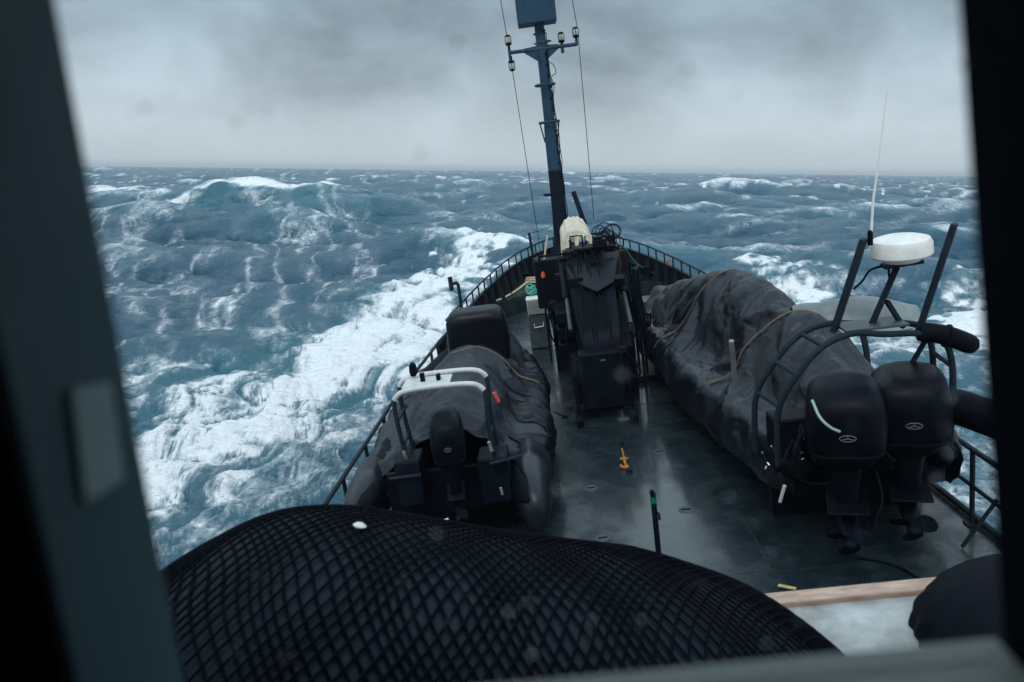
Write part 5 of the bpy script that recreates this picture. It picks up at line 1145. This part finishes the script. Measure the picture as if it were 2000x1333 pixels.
MB().tube(cat_rom([(3.55, 9.7, 1.75), (3.7, 9.3, 1.92), (4.0, 8.8, 1.88), (4.35, 8.2, 1.75), (4.5, 7.9, 1.68)], 24), [0.05, .16] + [0.21] * 20 + [.18, .12, 0.03], 16).build('stern_tube', M_rubber, sb)
MB().ring((3.62, 9.0, 2.85), 0.12, 0.02, (0.9, -.1, -.3), n=18, m=6).build('strap', M_black, fe)
m = MB(); m.beam((3.46, 9.1, 2.85), (3.26, 9.3, 2.3), 0.06, 0.05); m.build('brace', M_rail, arch)
# outboards
o1 = outboard(sb, (2.36, 8.75, 2.50), -0.3, 1.06, 0.13, 'outboard motor nearer the tarpaulin', 1.28, 0.9)
o2 = outboard(sb, (3.17, 8.95, 2.48), -0.3, 1.06, 0.13, 'outboard motor nearer the rail', 1.28, 0.9)
m = MB(); m.tube(cat_rom([(1.93, 8.55, 2.42), (1.95, 8.38, 2.28), (2.03, 8.3, 2.18), (2.13, 8.28, 2.12)], 16), 0.016, 6); m.build('pale_hose', M_pale, sb)
random.seed(44)
for k in range(9):                       # control cables and fuel hoses between the engines and the boat
    x0 = random.uniform(1.75, 3.3); x1 = x0 + random.uniform(-.35, .35)
    MB().tube(cat_rom([(x0, 8.95, random.uniform(1.75, 2.0)), (x0 + random.uniform(-.2, .2), 8.75, random.uniform(1.35, 1.7)), (x1, 9.0, random.uniform(1.2, 1.5)), (x1 + random.uniform(-.1, .1), 9.5, 1.45)], 26), random.choice((0.012, 0.018, 0.024)), 6).build('control_cable', M_rubber, sb)
m = MB(); m.box((1.9, 9.3, 1.75), (0.5, 0.4, 0.5)); m.box((3.0, 9.35, 1.7), (1.0, 0.3, 0.5)); m.build('engine_well', M_black, sb, bevel=0.03)
random.seed(8); m = MB()
for k in range(8): 
    p = Vector((1.45 + random.uniform(0, .5), 9.1 + random.uniform(-.2, .1), 1.7 + random.uniform(-.35, .35))); m.tube([p, p + Vector((random.uniform(-.05, .05), random.uniform(-.03, .03), random.uniform(-.05, .05)))], 0.010, 6)
m.build('metal_fitting', M_chrome, sb)
MB().tube([(1.63, 8.95, 1.02), (1.68, 8.9, 1.25)], 0.022, 8).build('drain_tube', M_grip, sb)
MB().tube(cat_rom([(2.6, 8.5, 1.5), (2.62, 8.4, 1.2), (2.52, 8.35, 0.95), (2.5, 8.3, 0.7)], 20), 0.014, 6).build('fuel_hose', M_rubber, sb)
# console tarp with a pointed stick beneath, grey flapping tarp at the rail
tag(MB().tube([(1.55, 10.6, 1.95), (1.47, 10.3, 2.72)], 0.035, 10).build('grey_tube', M_tarp3), 'pale grey tube standing against the large black tarpaulin', 'tube')
rows = []
for i in range(40):
    u = i / 39; row = []
    for j in range(24):
        v = j / 23
        x = 2.85 + 1.75 * u; y = 12.4 + 0.3 * math.sin(5 * u) - 0.5 * v
        z = 2.36 + 0.26 * math.sin(math.pi * min(1, v * 1.3)) * (0.55 + 0.45 * math.sin(2.2 * u + 0.6)) + 0.05 * math.sin(9 * u + 5 * v) - 0.25 * max(0, v - .7) * 2
        row.append((x, y, z))
    rows.append(row)
tag(MB().grid(np.array(rows)).build('loose_tarpaulin', M_tarp3, solid=0.012, angle=180), 'pale grey loose tarpaulin lifted by the wind behind the radar arch', 'tarpaulin')
MBr = MB(); MBr.tube(cat_rom([(3.9, 12.0, 0.0), (3.9, 12.0, 1.6), (3.85, 12.1, 2.2)], 10), 0.05, 8); 
tag(MBr.build('support_post', M_rail), 'dark post holding up the loose grey tarpaulin', 'post')
# white scrap on the net
q = bil(S_, np.array([(-1.66 + 3.35) / 3.95]), np.array([0.43]))[0]; qn = bil(NRM, np.array([(-1.66 + 3.35) / 3.95]), np.array([0.43]))[0]
X = Matrix.Translation(Vector(q + qn * 0.02)) @ Vector(qn).to_track_quat('Z', 'Y').to_matrix().to_4x4()
SCRAP.v = [tuple(X @ Vector(v)) for v in SCRAP.v]
tag(SCRAP.build('white_scrap', M_white), 'small white scrap caught on the netting', 'scrap')

# ================================================================== droplets on the outside of the pane, and the haze
dm = bpy.data.materials.new('rain water on glass'); dm.use_nodes = True; dt = dm.node_tree; dt.nodes.clear()
do = dt.nodes.new('ShaderNodeOutputMaterial'); dx = dt.nodes.new('ShaderNodeMixShader'); dx.inputs[0].default_value = 0.28
da = dt.nodes.new('ShaderNodeBsdfTransparent'); db = dt.nodes.new('ShaderNodeBsdfTranslucent'); db.inputs[0].default_value = (0.75, 0.8, 0.82, 1)
dt.links.new(da.outputs[0], dx.inputs[1]); dt.links.new(db.outputs[0], dx.inputs[2]); dt.links.new(dx.outputs[0], do.inputs[0])
random.seed(77); m = MB()
for k in range(120):
    x = random.uniform(-1.06, -0.55); z = random.uniform(5.25, 5.72); r0 = random.choice((0.0006, 0.0009, 0.0012, 0.0018, 0.0024))
    m.lathe([(0.00001, 0.0012), (r0 * .6, 0.0009), (r0, 0.0)], (x, 0.4775, z), (0, 1, 0), 10)
d = m.build('water_droplets', dm); tag(d, 'faint rain droplets clinging to the window glass', None, kind='stuff')
hm = bpy.data.materials.new('spray haze'); hm.use_nodes = True; ht = hm.node_tree; ht.nodes.clear()
ho_ = ht.nodes.new('ShaderNodeOutputMaterial'); hv = ht.nodes.new('ShaderNodeVolumePrincipled'); hv.inputs['Color'].default_value = (0.82, 0.88, 0.92, 1); hv.inputs['Density'].default_value = 0.00028
ht.links.new(hv.outputs[0], ho_.inputs['Volume'])
hme = bpy.data.meshes.new('haze'); X_, Y_, Z0_, Z1_ = 9500, 9500, -9, 22
hme.from_pydata([(x, y, z) for z in (Z0_, Z1_) for x, y in ((-X_, -60), (X_, -60), (X_, Y_), (-X_, Y_))], [], [(3, 2, 1, 0), (4, 5, 6, 7), (0, 1, 5, 4), (1, 2, 6, 5), (2, 3, 7, 6), (3, 0, 4, 7)])
hme.materials.append(hm); hz = bpy.data.objects.new('haze', hme); COL.objects.link(hz); tag(hz, 'thin salt spray haze over the sea', None, kind='stuff')
